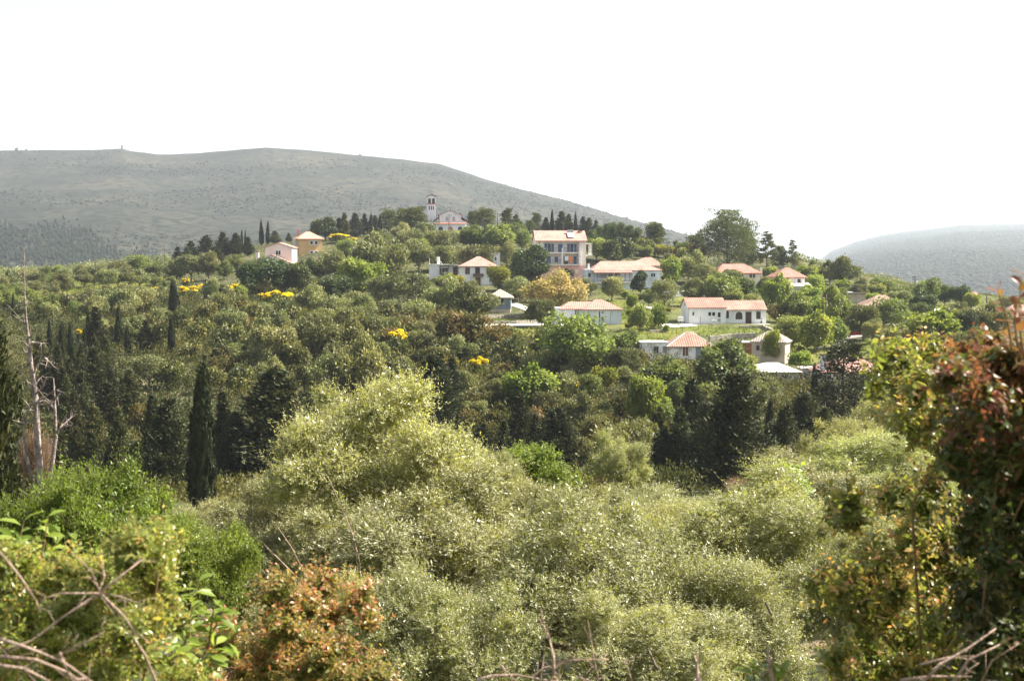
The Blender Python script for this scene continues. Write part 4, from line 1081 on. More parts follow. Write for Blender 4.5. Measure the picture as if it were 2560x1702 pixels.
# ---------------------------------------------------------------- plants seen one by one: kind, column, top row, foot row, width
TREES = '''
cypress 35 727 800 9;cypress 125 790 890 12;cypress 155 790 930 15;cypress 147 845 935 12;cypress 182 795 960 18;cypress 212 814 905 11
cypress 223 762 870 14;cypress 296 749 870 15;cypress 319 806 888 14;cypress 437 688 805 24;cypress 429 780 892 17;cypress 515 694 760 9
cypress 568 755 822 11;cypress 329 958 1068 14;cypress 304 936 988 9;cypress 875 885 1010 22;cypress 654 547 602 11;cypress 669 547 600 9
cypress 604 571 600 6;cypress 613 572 600 5;cypress 1380 519 572 9;cypress 1439 526 572 9;cypress 1923 985 1095 20;cypress 2037 903 1010 18
cypress 2195 898 970 15;cypress 365 762 810 12;cypress 255 640 0 0;cypress 927 530 572 13;cypress 949 532 572 11;cypress 250 720 765 8
slim_conifer 236 855 1010 62;slim_conifer 264 830 935 42;slim_conifer 240 1000 1195 84;slim_conifer 270 940 1100 72;slim_conifer 326 910 1065 66
slim_conifer 190 955 1155 54;slim_conifer 235 1067 1225 50;slim_conifer 288 1055 1205 54;slim_conifer 196 1053 1225 44;slim_conifer 367 790 885 44
slim_conifer 160 905 1050 46;slim_conifer 120 870 1000 44;slim_conifer 345 1090 1225 60;slim_conifer 100 830 930 40
conifer 425 975 1240 135;conifer 690 893 1205 235;conifer 1085 868 1075 145;conifer 590 1010 1215 110;slim_conifer 1728 926 1160 92;conifer 1833 905 1230 190;slim_conifer 1760 985 1200 62;conifer 2010 960 1190 140
airy_conifer 2105 836 1100 150;slim_conifer 2225 918 1000 105;conifer 1640 1018 1165 66;conifer 1300 972 1130 78;conifer 1393 1003 1180 125;conifer 1205 1048 1170 78;conifer 1930 1040 1200 120
conifer 1130 880 1020 60;slim_conifer 1700 1000 1195 74;slim_conifer 1960 995 1212 92;slim_conifer 1660 1060 1195 64;slim_conifer 1560 1060 1180 56;slim_conifer 2060 1000 1190 70;slim_conifer 560 960 1200 66;slim_conifer 480 1040 1235 70;conifer 760 960 1190 100;slim_conifer 300 1000 1215 64;slim_conifer 385 960 1200 70;slim_conifer 150 1040 1220 60;slim_conifer 1020 930 1090 60;slim_conifer 1260 1040 1165 50;slim_conifer 1340 1020 1165 56;slim_conifer 2270 925 1010 60
slim_conifer 445 612 665 26;slim_conifer 478 597 660 40;conifer 515 582 655 52;slim_conifer 558 573 645 42;slim_conifer 590 577 640 40;conifer 540 610 668 50;slim_conifer 468 612 664 30;slim_conifer 620 588 640 30
slim_conifer 687 574 604 30;slim_conifer 722 580 600 16;slim_conifer 847 540 592 27;slim_conifer 861 526 590 27;conifer 888 526 594 40;slim_conifer 911 529 590 28;slim_conifer 938 534 588 28
pine 972 523 588 55;pine 1010 521 588 64;pine 1036 518 580 80;dark_leafy 812 545 602 64;pine 1185 527 575 42;pine 1212 520 575 58;pine 1268 521 578 38;slim_conifer 1290 532 582 30
pine 1342 533 576 32;slim_conifer 1404 523 578 36;slim_conifer 1422 530 578 26;conifer 1458 537 582 26;slim_conifer 1472 540 584 28;slim_conifer 1490 546 586 22;slim_conifer 1365 540 578 24
light_pine 1518 555 618 34;light_pine 1533 553 622 36;light_pine 1552 552 625 38;light_pine 1572 560 628 38;light_pine 1594 566 630 38;light_pine 1500 562 612 34;light_pine 1324 548 585 34;light_pine 1300 552 590 36;light_pine 1480 572 612 34
pine 1637 556 640 66;dark_leafy 1548 596 648 80;broad_pine 1815 525 676 158;pine 1740 586 640 54;pine 1868 580 668 60;young_pine 1917 580 678 64;young_pine 1980 601 676 46;light_pine 1950 612 672 44;pine 1868 592 672 54
brown 1733 615 655 70;brown 1700 622 656 40;light_pine 1690 600 640 30;light_pine 2030 648 690 26
olive 940 592 682 130;olive 1048 604 672 80;olive 1024 576 618 68;olive 1060 562 608 62;olive 1090 578 622 60;olive 1127 576 628 50;leafy 1181 563 622 60;small_olive 1160 592 618 26;small_olive 1182 591 618 26
leafy 1222 568 624 54;olive 1110 614 664 66;olive 1190 612 664 86;olive 961 578 616 52;bright 868 602 648 46;olive 1266 608 668 60;leafy 1255 564 622 76;leafy 1306 580 630 46;olive 1000 560 600 50
leafy 1290 560 606 46;olive 1150 618 660 44;leafy 1225 600 640 40
bright 905 654 712 98;dark_leafy 655 648 740 115;dark_leafy 715 655 738 84;dark_leafy 748 654 736 62;dark_leafy 787 648 704 48;olive 833 634 686 74;olive 893 640 682 46;leafy 1115 682 722 58;yellowgreen 1140 690 722 40
yellowgreen 1245 666 728 58;dark_leafy 1328 616 712 100;olive 1295 692 752 66;golden 1390 690 775 148;small_olive 1475 700 740 44;dark_leafy 1418 672 702 30;olive 1352 748 820 68;yellowgreen 1340 760 790 30
dark_leafy 836 688 756 84;olive 964 688 770 84;olive 1043 688 776 94;olive 1125 706 796 108;olive 1190 712 796 114;olive 885 732 790 64;olive 910 744 808 74;olive 978 752 806 68;olive 1048 750 818 84
olive 880 768 846 104;olive 926 783 856 84;olive 795 788 856 114;olive 700 783 858 74;olive 774 718 790 74;olive 690 818 888 114;olive 823 808 864 74;olive 1045 828 890 48;olive 840 740 810 80
olive 782 788 866 84;olive 830 808 864 54;olive 820 893 1010 95;olive 902 853 1010 130;olive 796 836 876 42;olive 1000 790 850 60;olive 940 860 930 70;olive 640 870 930 70
olive 372 888 960 84;maquis 538 918 980 62;maquis 430 905 970 70;brown 355 1015 1090 52;maquis 480 850 900 60;olive 310 720 790 80;olive 345 715 790 76;olive 270 725 780 60;olive 560 722 800 72;olive 540 700 760 60
olive 480 640 705 66;olive 520 636 700 62;leafy 560 655 690 44;olive 450 655 705 50;leafy 590 640 680 40;bright 600 715 760 34
brown 1160 786 850 124;brown 1230 820 880 96;brown 1100 780 850 90;maquis 1290 852 925 88;maquis 1200 850 900 60;maquis 1265 812 860 60;leafy 1440 798 900 150;maquis 1390 820 900 100;maquis 1500 850 930 80;olive 1340 885 940 70;olive 1560 870 940 72
maquis 1400 880 945 80;leafy 1560 830 890 64;maquis 1130 850 910 60;maquis 1060 870 930 70
bright 1325 922 1010 122;yellowgreen 1510 918 990 58;bright 1611 948 1068 78;leafy 1478 940 995 66;brown 1535 988 1055 74;leafy 1664 896 975 110;olive 1567 1050 1160 150;olive 1420 930 985 50;olive 1450 985 1040 80;olive 1570 920 980 60;leafy 1660 1000 1070 50
olive 1250 950 1010 80;maquis 1190 975 1040 90;olive 1150 930 990 70;maquis 1240 1010 1080 70;brown 1480 1070 1130 60;maquis 1330 1040 1110 70;olive 1500 1040 1110 80;olive 1440 1090 1165 90;brown 1230 1060 1110 50
leafy 1690 955 1040 60;olive 1790 955 1060 130;olive 1870 950 1050 110;olive 1900 935 1000 100;bright 1770 905 960 50;leafy 1780 1010 1090 60
bright 1681 648 718 58;olive 1733 632 708 74;leafy 1800 688 752 84;leafy 1860 698 748 64;olive 1915 698 758 54;bright 1942 694 778 64;dark_leafy 1600 678 740 44;olive 1659 703 775 68;olive 1735 702 756 68;olive 1529 694 755 60;leafy 1620 725 766 32
bright 1580 738 772 24;leafy 1600 766 830 54;bright 1646 764 826 40;brown 1942 762 806 48;leafy 1993 733 810 68;bright 2040 745 812 50;leafy 1982 796 866 74;bright 2042 786 878 80;bright 1931 832 910 42;leafy 1800 862 930 130;leafy 1860 890 940 70
olive 1760 660 716 60;leafy 1830 720 772 56;leafy 1880 740 790 50;yellowgreen 1990 820 866 40;bright 2000 880 930 50;leafy 2090 800 870 60
olive 2154 762 850 88;leafy 2227 752 822 84;dark_leafy 2308 732 796 64;bright 2338 782 842 120;olive 2235 812 880 84;olive 2333 818 892 84;dark_leafy 2417 778 846 48;olive 2477 762 836 84;olive 2110 648 732 78;dark_leafy 2075 654 712 38;leafy 2317 700 750 64;dark_leafy 2403 713 768 48
leafy 2224 704 746 42;leafy 2190 706 742 42;leafy 2102 746 840 68;bright 2078 718 786 38;olive 2270 712 756 48;leafy 2360 715 765 46;olive 2400 760 800 50;olive 2440 770 830 60;leafy 2250 720 760 50;leafy 2150 700 745 40;olive 2520 745 790 60;leafy 2300 760 815 50;olive 2390 830 890 70
leafy 2060 660 705 40;bright 2040 690 735 40;olive 2180 800 860 50;olive 2440 820 880 80;leafy 2280 800 850 50;bright 2430 735 775 40
broom 432 678 704 20;broom 415 694 716 14;broom 478 712 750 50;broom 503 708 738 24;broom 552 712 748 60;broom 66 710 728 14;broom 695 722 772 68;broom 847 582 608 46;broom 980 774 812 42;broom 997 818 878 64;broom 1137 774 796 26;broom 1149 576 598 15
broom 1198 886 948 44;broom 1138 895 925 16;broom 1430 946 990 34;broom 1429 1020 1048 18;broom 1540 1042 1068 14;broom 880 592 612 22;broom 620 706 730 24;broom 610 830 850 14;broom 205 820 850 20;broom 768 768 786 20;broom 540 650 672 22;broom 470 694 716 22;broom 528 700 724 26;broom 590 708 730 20;broom 388 716 734 16;broom 655 730 754 22;broom 722 730 752 18;broom 1192 862 890 20;broom 862 838 862 22;broom 916 832 860 22;broom 300 742 760 16;broom 1060 770 788 18;broom 1268 846 866 20;broom 250 800 826 18;broom 1180 960 986 18;broom 640 795 818 18;broom 735 850 874 16;broom 1085 812 834 18;broom 1010 700 722 16;broom 905 880 904 16;broom 1130 935 958 16;broom 1345 905 926 16;broom 350 830 852 14;broom 590 770 790 16;broom 1620 930 950 14;broom 700 905 930 16;broom 800 700 720 18
maquis 700 750 800 60;maquis 620 760 830 80;maquis 660 800 860 70;maquis 580 800 870 70;maquis 560 860 920 70;maquis 620 850 915 80;maquis 740 860 930 80;maquis 500 800 860 60;maquis 740 760 820 70;maquis 600 920 985 70;maquis 770 920 990 60;maquis 980 900 970 80;maquis 860 860 910 60;maquis 930 830 880 60;maquis 1060 830 885 50;maquis 400 810 880 50;maquis 450 770 830 50;maquis 520 755 810 54;maquis 660 700 750 50;maquis 600 740 790 50
'''
for item in TREES.replace('\n', ';').split(';'):
    q = item.split()
    if len(q) == 5 and float(q[4]) > 0:
        plant(q[0], *[float(v) for v in q[1:]])
# landmarks among the plants
tall = plant('cypress', 505, 868, 1250, 60, Y=84, label='tall dense cypress column standing alone before the broad dark conifers')
landmark(505, 1050, 'tall dense cypress column')
landmark(690, 1040, 'largest broad conifer on the slope'); landmark(1833, 1060, 'dark conifer clump at the valley'); landmark(2105, 960, 'dark open-branched conifer')
landmark(240, 670, 'thin pole nearer the dead tree'); landmark(413, 645, 'thin pole beside dark conifers'); landmark(661, 575, 'pair of thin ridge cypresses'); landmark(875, 940, 'narrow cypress behind the silvery olive'); landmark(1085, 960, 'broad conifer behind the silvery olive'); landmark(425, 1105, 'broad conifer beside the cypress column'); landmark(710, 690, 'dense dark trees below the pink house'); landmark(1325, 960, 'wide bright green valley tree'); landmark(1548, 620, 'round dark tree above the veranda house'); landmark(972, 640, 'wooden lamp pole'); landmark(2110, 690, 'big round olive by a pole'); landmark(296, 810, 'narrow cypress on the left slope'); landmark(225, 815, 'narrow cypress above the conifer row')
landmark(997, 845, 'biggest yellow broom bush'); landmark(1390, 735, 'wide golden-brown tree'); landmark(1198, 915, 'branching yellow broom above the valley'); landmark(437, 745, 'lone dark cypress by the broom')
landmark(1611, 1005, 'bright green valley tree'); landmark(695, 745, 'yellow broom below the dark trees'); landmark(1817, 600, 'large spreading pine'); landmark(75, 1000, 'dead grey tree'); landmark(2338, 815, 'bright round green tree')

# olive grove and slope filler: single small trees and shrubs scattered where the photo shows them
HB = [(o.px if False else 0) for o in ()]
TAKEN = []
NOGO = [(270, 430, 704, 736), (130, 262, 716, 746), (1600, 1815, 845, 925), (1840, 2000, 830, 925), (1850, 2040, 905, 975), (1370, 1570, 745, 850), (1680, 1940, 740, 850), (1060, 1250, 640, 740), (1200, 1290, 720, 800), (1460, 1670, 650, 740), (2040, 2230, 880, 960), (1090, 1170, 530, 600)]
def scatter(kinds, poly, n, wr, hr, seed, gap=16):
    rng = np.random.default_rng(seed)
    xs = [p[0] for p in poly]; ys = [p[1] for p in poly]; done = 0
    for _ in range(n * 30):
        if done >= n: break
        px = xs and rng.uniform(min(xs), max(xs)); py = rng.uniform(min(ys), max(ys))
        ins = False
        for i in range(len(poly)):
            (x1, y1), (x2, y2) = poly[i], poly[i-1]
            if (y1 > py) != (y2 > py) and px < (x2-x1)*(py-y1)/(y2-y1)+x1: ins = not ins
        if not ins: continue
        if any(a < px < b and c < py < d for a, b, c, d in NOGO): continue
        if any(abs(px-a) < gap and abs(py-b) < gap*.55 for a, b in TAKEN): continue
        TAKEN.append((px, py)); done += 1
        w = rng.uniform(*wr); hh = rng.uniform(*hr)
        plant(str(rng.choice(kinds)), px, py - hh, py, w)
scatter(['small_olive', 'small_olive', 'olive'], [(130, 722), (430, 700), (440, 735), (330, 752), (110, 760)], 34, (22, 36), (15, 24), 1, 20)
scatter(['olive', 'leafy', 'small_olive'], [(30, 735), (120, 735), (200, 790), (60, 800)], 9, (36, 56), (28, 40), 2, 24)
scatter(['olive', 'maquis'], [(215, 770), (420, 770), (430, 860), (240, 850)], 8, (46, 70), (36, 55), 3, 30)
scatter(['maquis', 'maquis', 'olive', 'brown'], [(560, 790), (1100, 810), (1120, 950), (900, 960), (520, 960)], 34, (50, 80), (36, 56), 4, 34)
scatter(['maquis', 'olive', 'brown'], [(1130, 880), (1640, 900), (1700, 1010), (1450, 1120), (1150, 1090)], 22, (46, 76), (34, 56), 5, 34)
scatter(['slim_conifer', 'slim_conifer', 'cypress'], [(90, 880), (230, 860), (330, 1000), (400, 1230), (130, 1230)], 16, (34, 60), (110, 170), 8, 30)
scatter(['leafy', 'olive', 'bright'], [(1960, 735), (2250, 770), (2480, 800), (2380, 900), (2200, 880), (1990, 850)], 10, (34, 60), (28, 46), 6, 30)
scatter(['olive', 'leafy'], [(850, 600), (1300, 600), (1300, 650), (850, 690)], 8, (40, 60), (30, 44), 7, 28)

scatter(['small_olive', 'olive', 'olive', 'leafy'], [(-10, 712), (200, 690), (440, 668), (450, 690), (430, 760), (-10, 780)], 34, (34, 58), (24, 38), 9, 21)
scatter(['leafy', 'yellowgreen', 'bright', 'olive', 'leafy'], [(1480, 622), (1740, 640), (1740, 700), (1650, 668), (1500, 650)], 14, (32, 54), (26, 40), 10, 24)
scatter(['yellowgreen', 'maquis', 'leafy', 'bright'], [(1560, 735), (1700, 738), (1960, 800), (2060, 880), (1960, 900), (1800, 842), (1560, 840)], 22, (14, 26), (10, 20), 12, 22)
scatter(['leafy', 'olive', 'maquis', 'bright'], [(1640, 690), (2050, 690), (2300, 760), (2050, 790), (1650, 742)], 16, (32, 52), (26, 40), 14, 26)
scatter(['olive', 'maquis', 'leafy'], [(1180, 690), (1330, 690), (1350, 760), (1200, 740)], 6, (24, 40), (20, 30), 15, 24)
# ---------------------------------------------------------------- ground plants as masses nobody could count
def in_poly(px, py, poly):
    ins = np.zeros(len(px), bool)
    for i in range(len(poly)):
        (x1, y1), (x2, y2) = poly[i], poly[i-1]
        c = ((y1 > py) != (y2 > py)) & (px < (x2-x1)*(py-y1)/((y2-y1) if y2 != y1 else 1e-9)+x1)
        ins ^= c
    return ins
GRASS = [[(1080, 808), (1410, 822), (1400, 838), (1230, 845), (1080, 830)], [(1180, 800), (1380, 800), (1380, 810), (1180, 814)], [(1560, 818), (1690, 826), (1690, 850), (1540, 850)], [(1680, 817), (1900, 824), (1870, 838), (1690, 838)],
         [(1525, 748), (1600, 760), (1640, 830), (1560, 825)], [(130, 700), (430, 690), (430, 745), (120, 760)], [(1930, 850), (2080, 870), (2060, 905), (1930, 905)], [(2160, 850), (2400, 870), (2400, 900), (2160, 890)],
         [(720, 715), (800, 700), (800, 740), (740, 745)], [(1130, 775), (1200, 785), (1200, 795), (1130, 792)], [(1700, 745), (1790, 748), (1790, 760), (1700, 760)], [(1980, 735), (2080, 760), (2060, 790), (1980, 780)]]
def tufts(name, n, blade, h, mat, seed, polys=None, avoid=None, yr=(100, 460), per=5, label=None, low=0, spread=.35, dens=None, solid=False):
    grass = polys is not None and not solid
    rng = np.random.default_rng(seed)
    u = rng.uniform(-.47, .47, n * 3); Y = rng.uniform(*yr, n * 3)
    x = u * Y; z = terrain(x, Y)
    px, py = pxy(x, Y, z)
    if polys is not None:
        k = np.zeros(len(x), bool)
        for p in polys: k |= in_poly(px, py, p)
    else: k = np.ones(len(x), bool)
    if avoid is not None:
        for p in avoid: k &= ~in_poly(px, py, p)
    x, Y, z = x[k][:n], Y[k][:n], z[k][:n]; m = len(x)
    lt = np.repeat(np.clip(.5 + .3 * np.sin(x * .21 + Y * .13) + rng.normal(size=m) * .2, 0, 1), per)
    C = np.repeat(np.stack([x, Y, z], 1), per, 0) + rng.normal(size=(m * per, 3)) * np.array([spread, spread, 0])
    hh = h * (.5 + rng.random(m * per)); A = unit(rand_dir(m * per, rng) * .6 + np.array([0, 0, 1.]))
    C[:, 2] += hh * (.4 if grass else rng.random(m * per))
    Nn = unit(rand_dir(m * per, rng) + np.array([0, -.2, .5]))
    me = leaf_mesh(name, C, Nn, A, hh if grass else blade[0] * (.6 + .8 * rng.random(m * per)), blade[1] * (.6 + .8 * rng.random(m * per)), np.clip(lt + rng.normal(size=m * per) * .15, 0, 1), mat)
    o = link(bpy.data.objects.new(name, me)); tag(o, label, None, None, 'stuff'); return o
ROADS = [[(1170, 806), (1450, 806), (1450, 822), (1170, 824)], [(1650, 808), (1735, 808), (1735, 820), (1650, 822)], [(2050, 835), (2340, 828), (2340, 845), (2050, 856)]]
YARDS = [[(1100, 640), (1260, 640), (1260, 720), (1100, 720)], [(1370, 770), (1580, 770), (1580, 830), (1370, 830)], [(1680, 780), (1940, 780), (1940, 822), (1680, 822)], [(1590, 860), (1800, 860), (1800, 915), (1590, 915)], [(1840, 860), (1990, 860), (1990, 915), (1840, 915)], [(1210, 740), (1300, 740), (1300, 795), (1210, 795)]]
tufts('grass', 26000, (.5, .12), .5, M['grass'], 11, GRASS, ROADS, label='bright green meadow grass on the terraces')
tufts('undergrowth', 7000, (.3, .18), .55, M['under'], 12, None, GRASS + ROADS + YARDS, (195, 470), 22, 'low green undergrowth between the trees of the village hill', spread=.6)
tufts('scrub_cover', 4600, (.32, .2), 1.5, M['scrub'], 13, [[(-100, 745), (430, 752), (760, 700), (1080, 800), (1110, 842), (1420, 845), (1640, 905), (1900, 950), (2500, 905), (2700, 1300), (-100, 1300)]], None, (98, 300), 70, 'dense dark scrub between the trees of the valley slope', spread=.95, solid=True)
# ---------------------------------------------------------------- ground sheet, mountains
def ground_sheet():
    Yv = np.concatenate([np.arange(-30, 0, 3.), np.arange(0, 60, 1.2), np.arange(60, 480, 2.2), np.arange(480, 1500, 30.), np.geomspace(1500, 9000, 24)])
    vv = np.linspace(-.85, .85, 301)
    Y, V = np.meshgrid(Yv, vv, indexing='ij'); X = V * (Y + 60); Z = terrain(X, Y)
    nr, nc = Y.shape
    P = np.stack([X, Y, Z], -1).reshape(-1, 3)
    i, j = np.meshgrid(np.arange(nr - 1), np.arange(nc - 1), indexing='ij'); b = (i * nc + j).ravel()
    idx = np.stack([b, b + 1, b + nc + 1, b + nc], 1)
    me = np_mesh('ground', P, 4, idx, None, smooth=True)
    px, py = pxy(P[:, 0], np.maximum(P[:, 1], .1), P[:, 2]); k = np.zeros(len(px))
    for p in GRASS: k[in_poly(px, py, p)] = 1
    k[in_poly(px, py, [(1480, 720), (2560, 720), (2560, 900), (1960, 900), (1640, 860), (1500, 840)]) & (P[:, 1] > 60)] += .45
    k[in_poly(px, py, [(100, 690), (440, 690), (440, 770), (60, 790)]) & (P[:, 1] > 60)] += .4
    me.attributes.new('meadow', 'FLOAT', 'POINT').data.foreach_set('value', np.clip(k, 0, 1).astype(np.float32))
    return me
m, t, N, L = nt('hillside_earth')
tc = N.new('ShaderNodeTexCoord')
n1 = N.new('ShaderNodeTexNoise'); n1.inputs['Scale'].default_value = .06; n1.inputs['Detail'].default_value = 6; L.new(tc.outputs['Object'], n1.inputs['Vector'])
n2 = N.new('ShaderNodeTexNoise'); n2.inputs['Scale'].default_value = .9; n2.inputs['Detail'].default_value = 8; L.new(tc.outputs['Object'], n2.inputs['Vector'])
r1 = N.new('ShaderNodeValToRGB'); r1.color_ramp.elements[0].position = .38; r1.color_ramp.elements[0].color = (.035, .042, .018, 1); r1.color_ramp.elements[1].position = .62; r1.color_ramp.elements[1].color = (.075, .08, .03, 1)
e = r1.color_ramp.elements.new(.5); e.color = (.05, .06, .024, 1)
L.new(n1.outputs['Fac'], r1.inputs['Fac'])
mx = N.new('ShaderNodeMix'); mx.data_type = 'RGBA'; rr = N.new('ShaderNodeMapRange'); rr.inputs['From Min'].default_value = .52; rr.inputs['From Max'].default_value = .7; L.new(n2.outputs['Fac'], rr.inputs['Value'])
L.new(rr.outputs[0], mx.inputs['Factor']); L.new(r1.outputs[0], mx.inputs['A']); mx.inputs['B'].default_value = (.2, .16, .1, 1)
pb = N.new('ShaderNodeBsdfPrincipled'); pb.inputs['Roughness'].default_value = .95; pb.inputs['Specular IOR Level'].default_value = .1; ma = N.new('ShaderNodeAttribute'); ma.attribute_name = 'meadow'
m2 = N.new('ShaderNodeMath'); m2.operation = 'MULTIPLY_ADD'; L.new(n2.outputs['Fac'], m2.inputs[0]); m2.inputs[1].default_value = .8; m2.inputs[2].default_value = -.4
m3 = N.new('ShaderNodeMath'); m3.operation = 'ADD'; L.new(ma.outputs['Fac'], m3.inputs[0]); L.new(m2.outputs[0], m3.inputs[1]); 
m4 = N.new('ShaderNodeMapRange'); m4.inputs['From Min'].default_value = .25; m4.inputs['From Max'].default_value = .75; L.new(m3.outputs[0], m4.inputs['Value'])
gr = N.new('ShaderNodeValToRGB'); gr.color_ramp.elements[0].position = .35; gr.color_ramp.elements[0].color = (.085, .11, .024, 1); gr.color_ramp.elements[1].position = .65; gr.color_ramp.elements[1].color = (.16, .165, .05, 1); L.new(n1.outputs['Fac'], gr.inputs['Fac'])
m5 = N.new('ShaderNodeMix'); m5.data_type = 'RGBA'; L.new(m4.outputs[0], m5.inputs['Factor']); L.new(mx.outputs['Result'], m5.inputs['A']); L.new(gr.outputs[0], m5.inputs['B'])
L.new(m5.outputs['Result'], pb.inputs['Base Color'])
bm = N.new('ShaderNodeBump'); bm.inputs['Strength'].default_value = .6; bm.inputs['Distance'].default_value = .3; L.new(n2.outputs['Fac'], bm.inputs['Height']); L.new(bm.outputs[0], pb.inputs['Normal'])
o = N.new('ShaderNodeOutputMaterial'); L.new(pb.outputs[0], o.inputs['Surface'])
gm = ground_sheet(); gm.materials.append(m)
g = link(bpy.data.objects.new('ground', gm)); tag(g, kind='structure')

def mountain_mat(name, cols, s=1.0):
    m, t, N, L = nt(name)
    tc = N.new('ShaderNodeTexCoord')
    a = N.new('ShaderNodeTexNoise'); a.inputs['Scale'].default_value = .006 * s; a.inputs['Detail'].default_value = 8; a.inputs['Roughness'].default_value = .62; L.new(tc.outputs['Object'], a.inputs['Vector'])
    b = N.new('ShaderNodeTexNoise'); b.inputs['Scale'].default_value = .07 * s; b.inputs['Detail'].default_value = 6; b.inputs['Roughness'].default_value = .7; L.new(tc.outputs['Object'], b.inputs['Vector'])
    r = N.new('ShaderNodeValToRGB'); r.color_ramp.elements[0].position = .36; r.color_ramp.elements[0].color = (*cols[0], 1); r.color_ramp.elements[1].position = .66; r.color_ramp.elements[1].color = (*cols[2], 1)
    e = r.color_ramp.elements.new(.5); e.color = (*cols[1], 1); L.new(a.outputs['Fac'], r.inputs['Fac'])
    mr = N.new('ShaderNodeMapRange'); mr.inputs['From Min'].default_value = .47; mr.inputs['From Max'].default_value = .57; L.new(b.outputs['Fac'], mr.inputs['Value'])
    mx = N.new('ShaderNodeMix'); mx.data_type = 'RGBA'; L.new(mr.outputs[0], mx.inputs['Factor']); L.new(r.outputs[0], mx.inputs['A']); mx.inputs['B'].default_value = (*cols[3], 1)
    p = N.new('ShaderNodeBsdfPrincipled'); p.inputs['Roughness'].default_value = .95; p.inputs['Specular IOR Level'].default_value = .05; L.new(mx.outputs['Result'], p.inputs['Base Color'])
    bp = N.new('ShaderNodeBump'); bp.inputs['Strength'].default_value = .8; bp.inputs['Distance'].default_value = 3.0; L.new(b.outputs['Fac'], bp.inputs['Height']); L.new(bp.outputs[0], p.inputs['Normal'])
    o = N.new('ShaderNodeOutputMaterial'); L.new(p.outputs[0], o.inputs['Surface']); return m

def fbm(x, y, seed, oct=5):
    r = np.random.default_rng(seed); s = 0; a = 1; f = 1
    for k in range(oct):
        for _ in range(3):
            d = r.random() * 6.283; ph = r.random() * 6.283
            s = s + a * np.sin((x * math.cos(d) + y * math.sin(d)) * f + ph) / 3
        a *= .52; f *= 1.93
    return s

class Mountain:
    def __init__(s, ridge, y0, y1, foot, seed, rough, power=1.12):
        s.power = power
        s.rp = np.array(ridge, float); s.y0, s.y1, s.foot, s.seed, s.rough = y0, y1, foot, seed, rough
        s.u = np.array([ray(a, b)[0] for a, b in ridge]); s.sl = np.array([ray(a, b)[1] for a, b in ridge])
    def z(s, u, t):
        """t: 0 foot, 1 ridge, beyond 1 the far side"""
        Y = s.y0 + (s.y1 - s.y0) * t; X = u * Y
        zr = np.interp(u, s.u, s.sl) * s.y1; zf = s.foot
        tt = np.clip(t, 0, 1); prof = tt ** s.power
        n = fbm(X / 260., Y / 260., s.seed) * s.rough * np.sin(np.pi * np.clip(tt, 0, 1)) ** .7 + fbm(X / 40., Y / 40., s.seed + 1, 3) * s.rough * .07
        z = zf + (zr - zf) * prof + n * np.clip((zr - zf) / 60, 0, 1)
        return X, Y, np.where(t > 1, zr - (t - 1) * (s.y1 - s.y0) * .35, z)
    def build(s, name, mat):
        uu = np.linspace(s.u[0], s.u[-1], 420); tt = np.concatenate([np.linspace(-.05, 1, 150), [1.04, 1.12, 1.3]])
        U, T = np.meshgrid(uu, tt); X, Y, Z = s.z(U, T)
        nr, nc = X.shape; i, j = np.meshgrid(np.arange(nr - 1), np.arange(nc - 1), indexing='ij'); b = (i * nc + j).ravel()
        me = np_mesh(name, np.stack([X, Y, Z], -1).reshape(-1, 3), 4, np.stack([b, b + 1, b + nc + 1, b + nc], 1), mat, smooth=True)
        return tag(link(bpy.data.objects.new(name, me)), kind='structure')
ML = Mountain([(-900, 400), (-300, 392), (0, 378), (60, 376), (120, 375), (200, 376), (260, 374), (306, 372), (330, 379), (390, 387), (430, 387), (500, 382), (600, 374), (665, 369), (760, 376), (880, 387), (1000, 397), (1100, 411), (1200, 444), (1300, 473), (1400, 498), (1480, 523), (1560, 549), (1640, 573), (1700, 589), (1750, 598), (1850, 626), (2000, 662), (2200, 690)], 1150, 2600, -22, 3, 16)
MR = Mountain([(1600, 690), (1900, 690), (2000, 676), (2045, 656), (2080, 629), (2140, 606), (2200, 591), (2260, 581), (2330, 574), (2400, 565), (2480, 563), (2560, 561), (2750, 556), (3200, 560), (3600, 580)], 1500, 6500, -90, 9, 7, .75)
ML.build('mountain', mountain_mat('mountain_scrub', [(.023, .026, .02), (.037, .038, .028), (.066, .06, .042), (.011, .015, .011)]))
MR.build('mountain', mountain_mat('mountain_woods', [(.022, .03, .022), (.03, .038, .026), (.038, .044, .03), (.016, .023, .016)]))

def blobs(P, sz, tall, tint, name, mat, seed):
    """many little bushes or trees, each a rough eight-sided clump"""
    rng = np.random.default_rng(seed); n = len(P)
    base = np.array([(0, 0, 1), (1, 0, .35), (.3, .95, .35), (-.8, .6, .35), (-.8, -.6, .35), (.3, -.95, .35), (0, 0, -.5)], float)
    Fc = np.array([(0,1,2), (0,2,3), (0,3,4), (0,4,5), (0,5,1), (6,2,1), (6,3,2), (6,4,3), (6,5,4), (6,1,5)])
    J = base[None] * (1 + rng.normal(size=(n, 7, 1)) * .25)
    V = P[:, None, :] + J * np.stack([sz, sz, sz * tall], 1)[:, None, :] * .5
    V[:, :, 2] += (sz * tall * .2)[:, None]
    idx = ((np.arange(n) * 7)[:, None] + Fc.reshape(1, -1)).reshape(-1)
    me = np_mesh(name, V.reshape(-1, 3), 3, idx, mat, np.repeat(tint, 7))
    return link(bpy.data.objects.new(name, me))
rng = np.random.default_rng(5)
def on_mountain(mt, n, dens):
    u = rng.uniform(-.5, min(.48, mt.u[-1] - .03) if mt is MR else .2, n); t = rng.uniform(.0, .995, n) ** .8; X, Y, Z = mt.z(u, t); px, py = pxy(X, Y, Z)
    k = rng.random(n) < dens(px, py, X, Y); return np.stack([X, Y, Z], 1)[k], px[k], py[k]
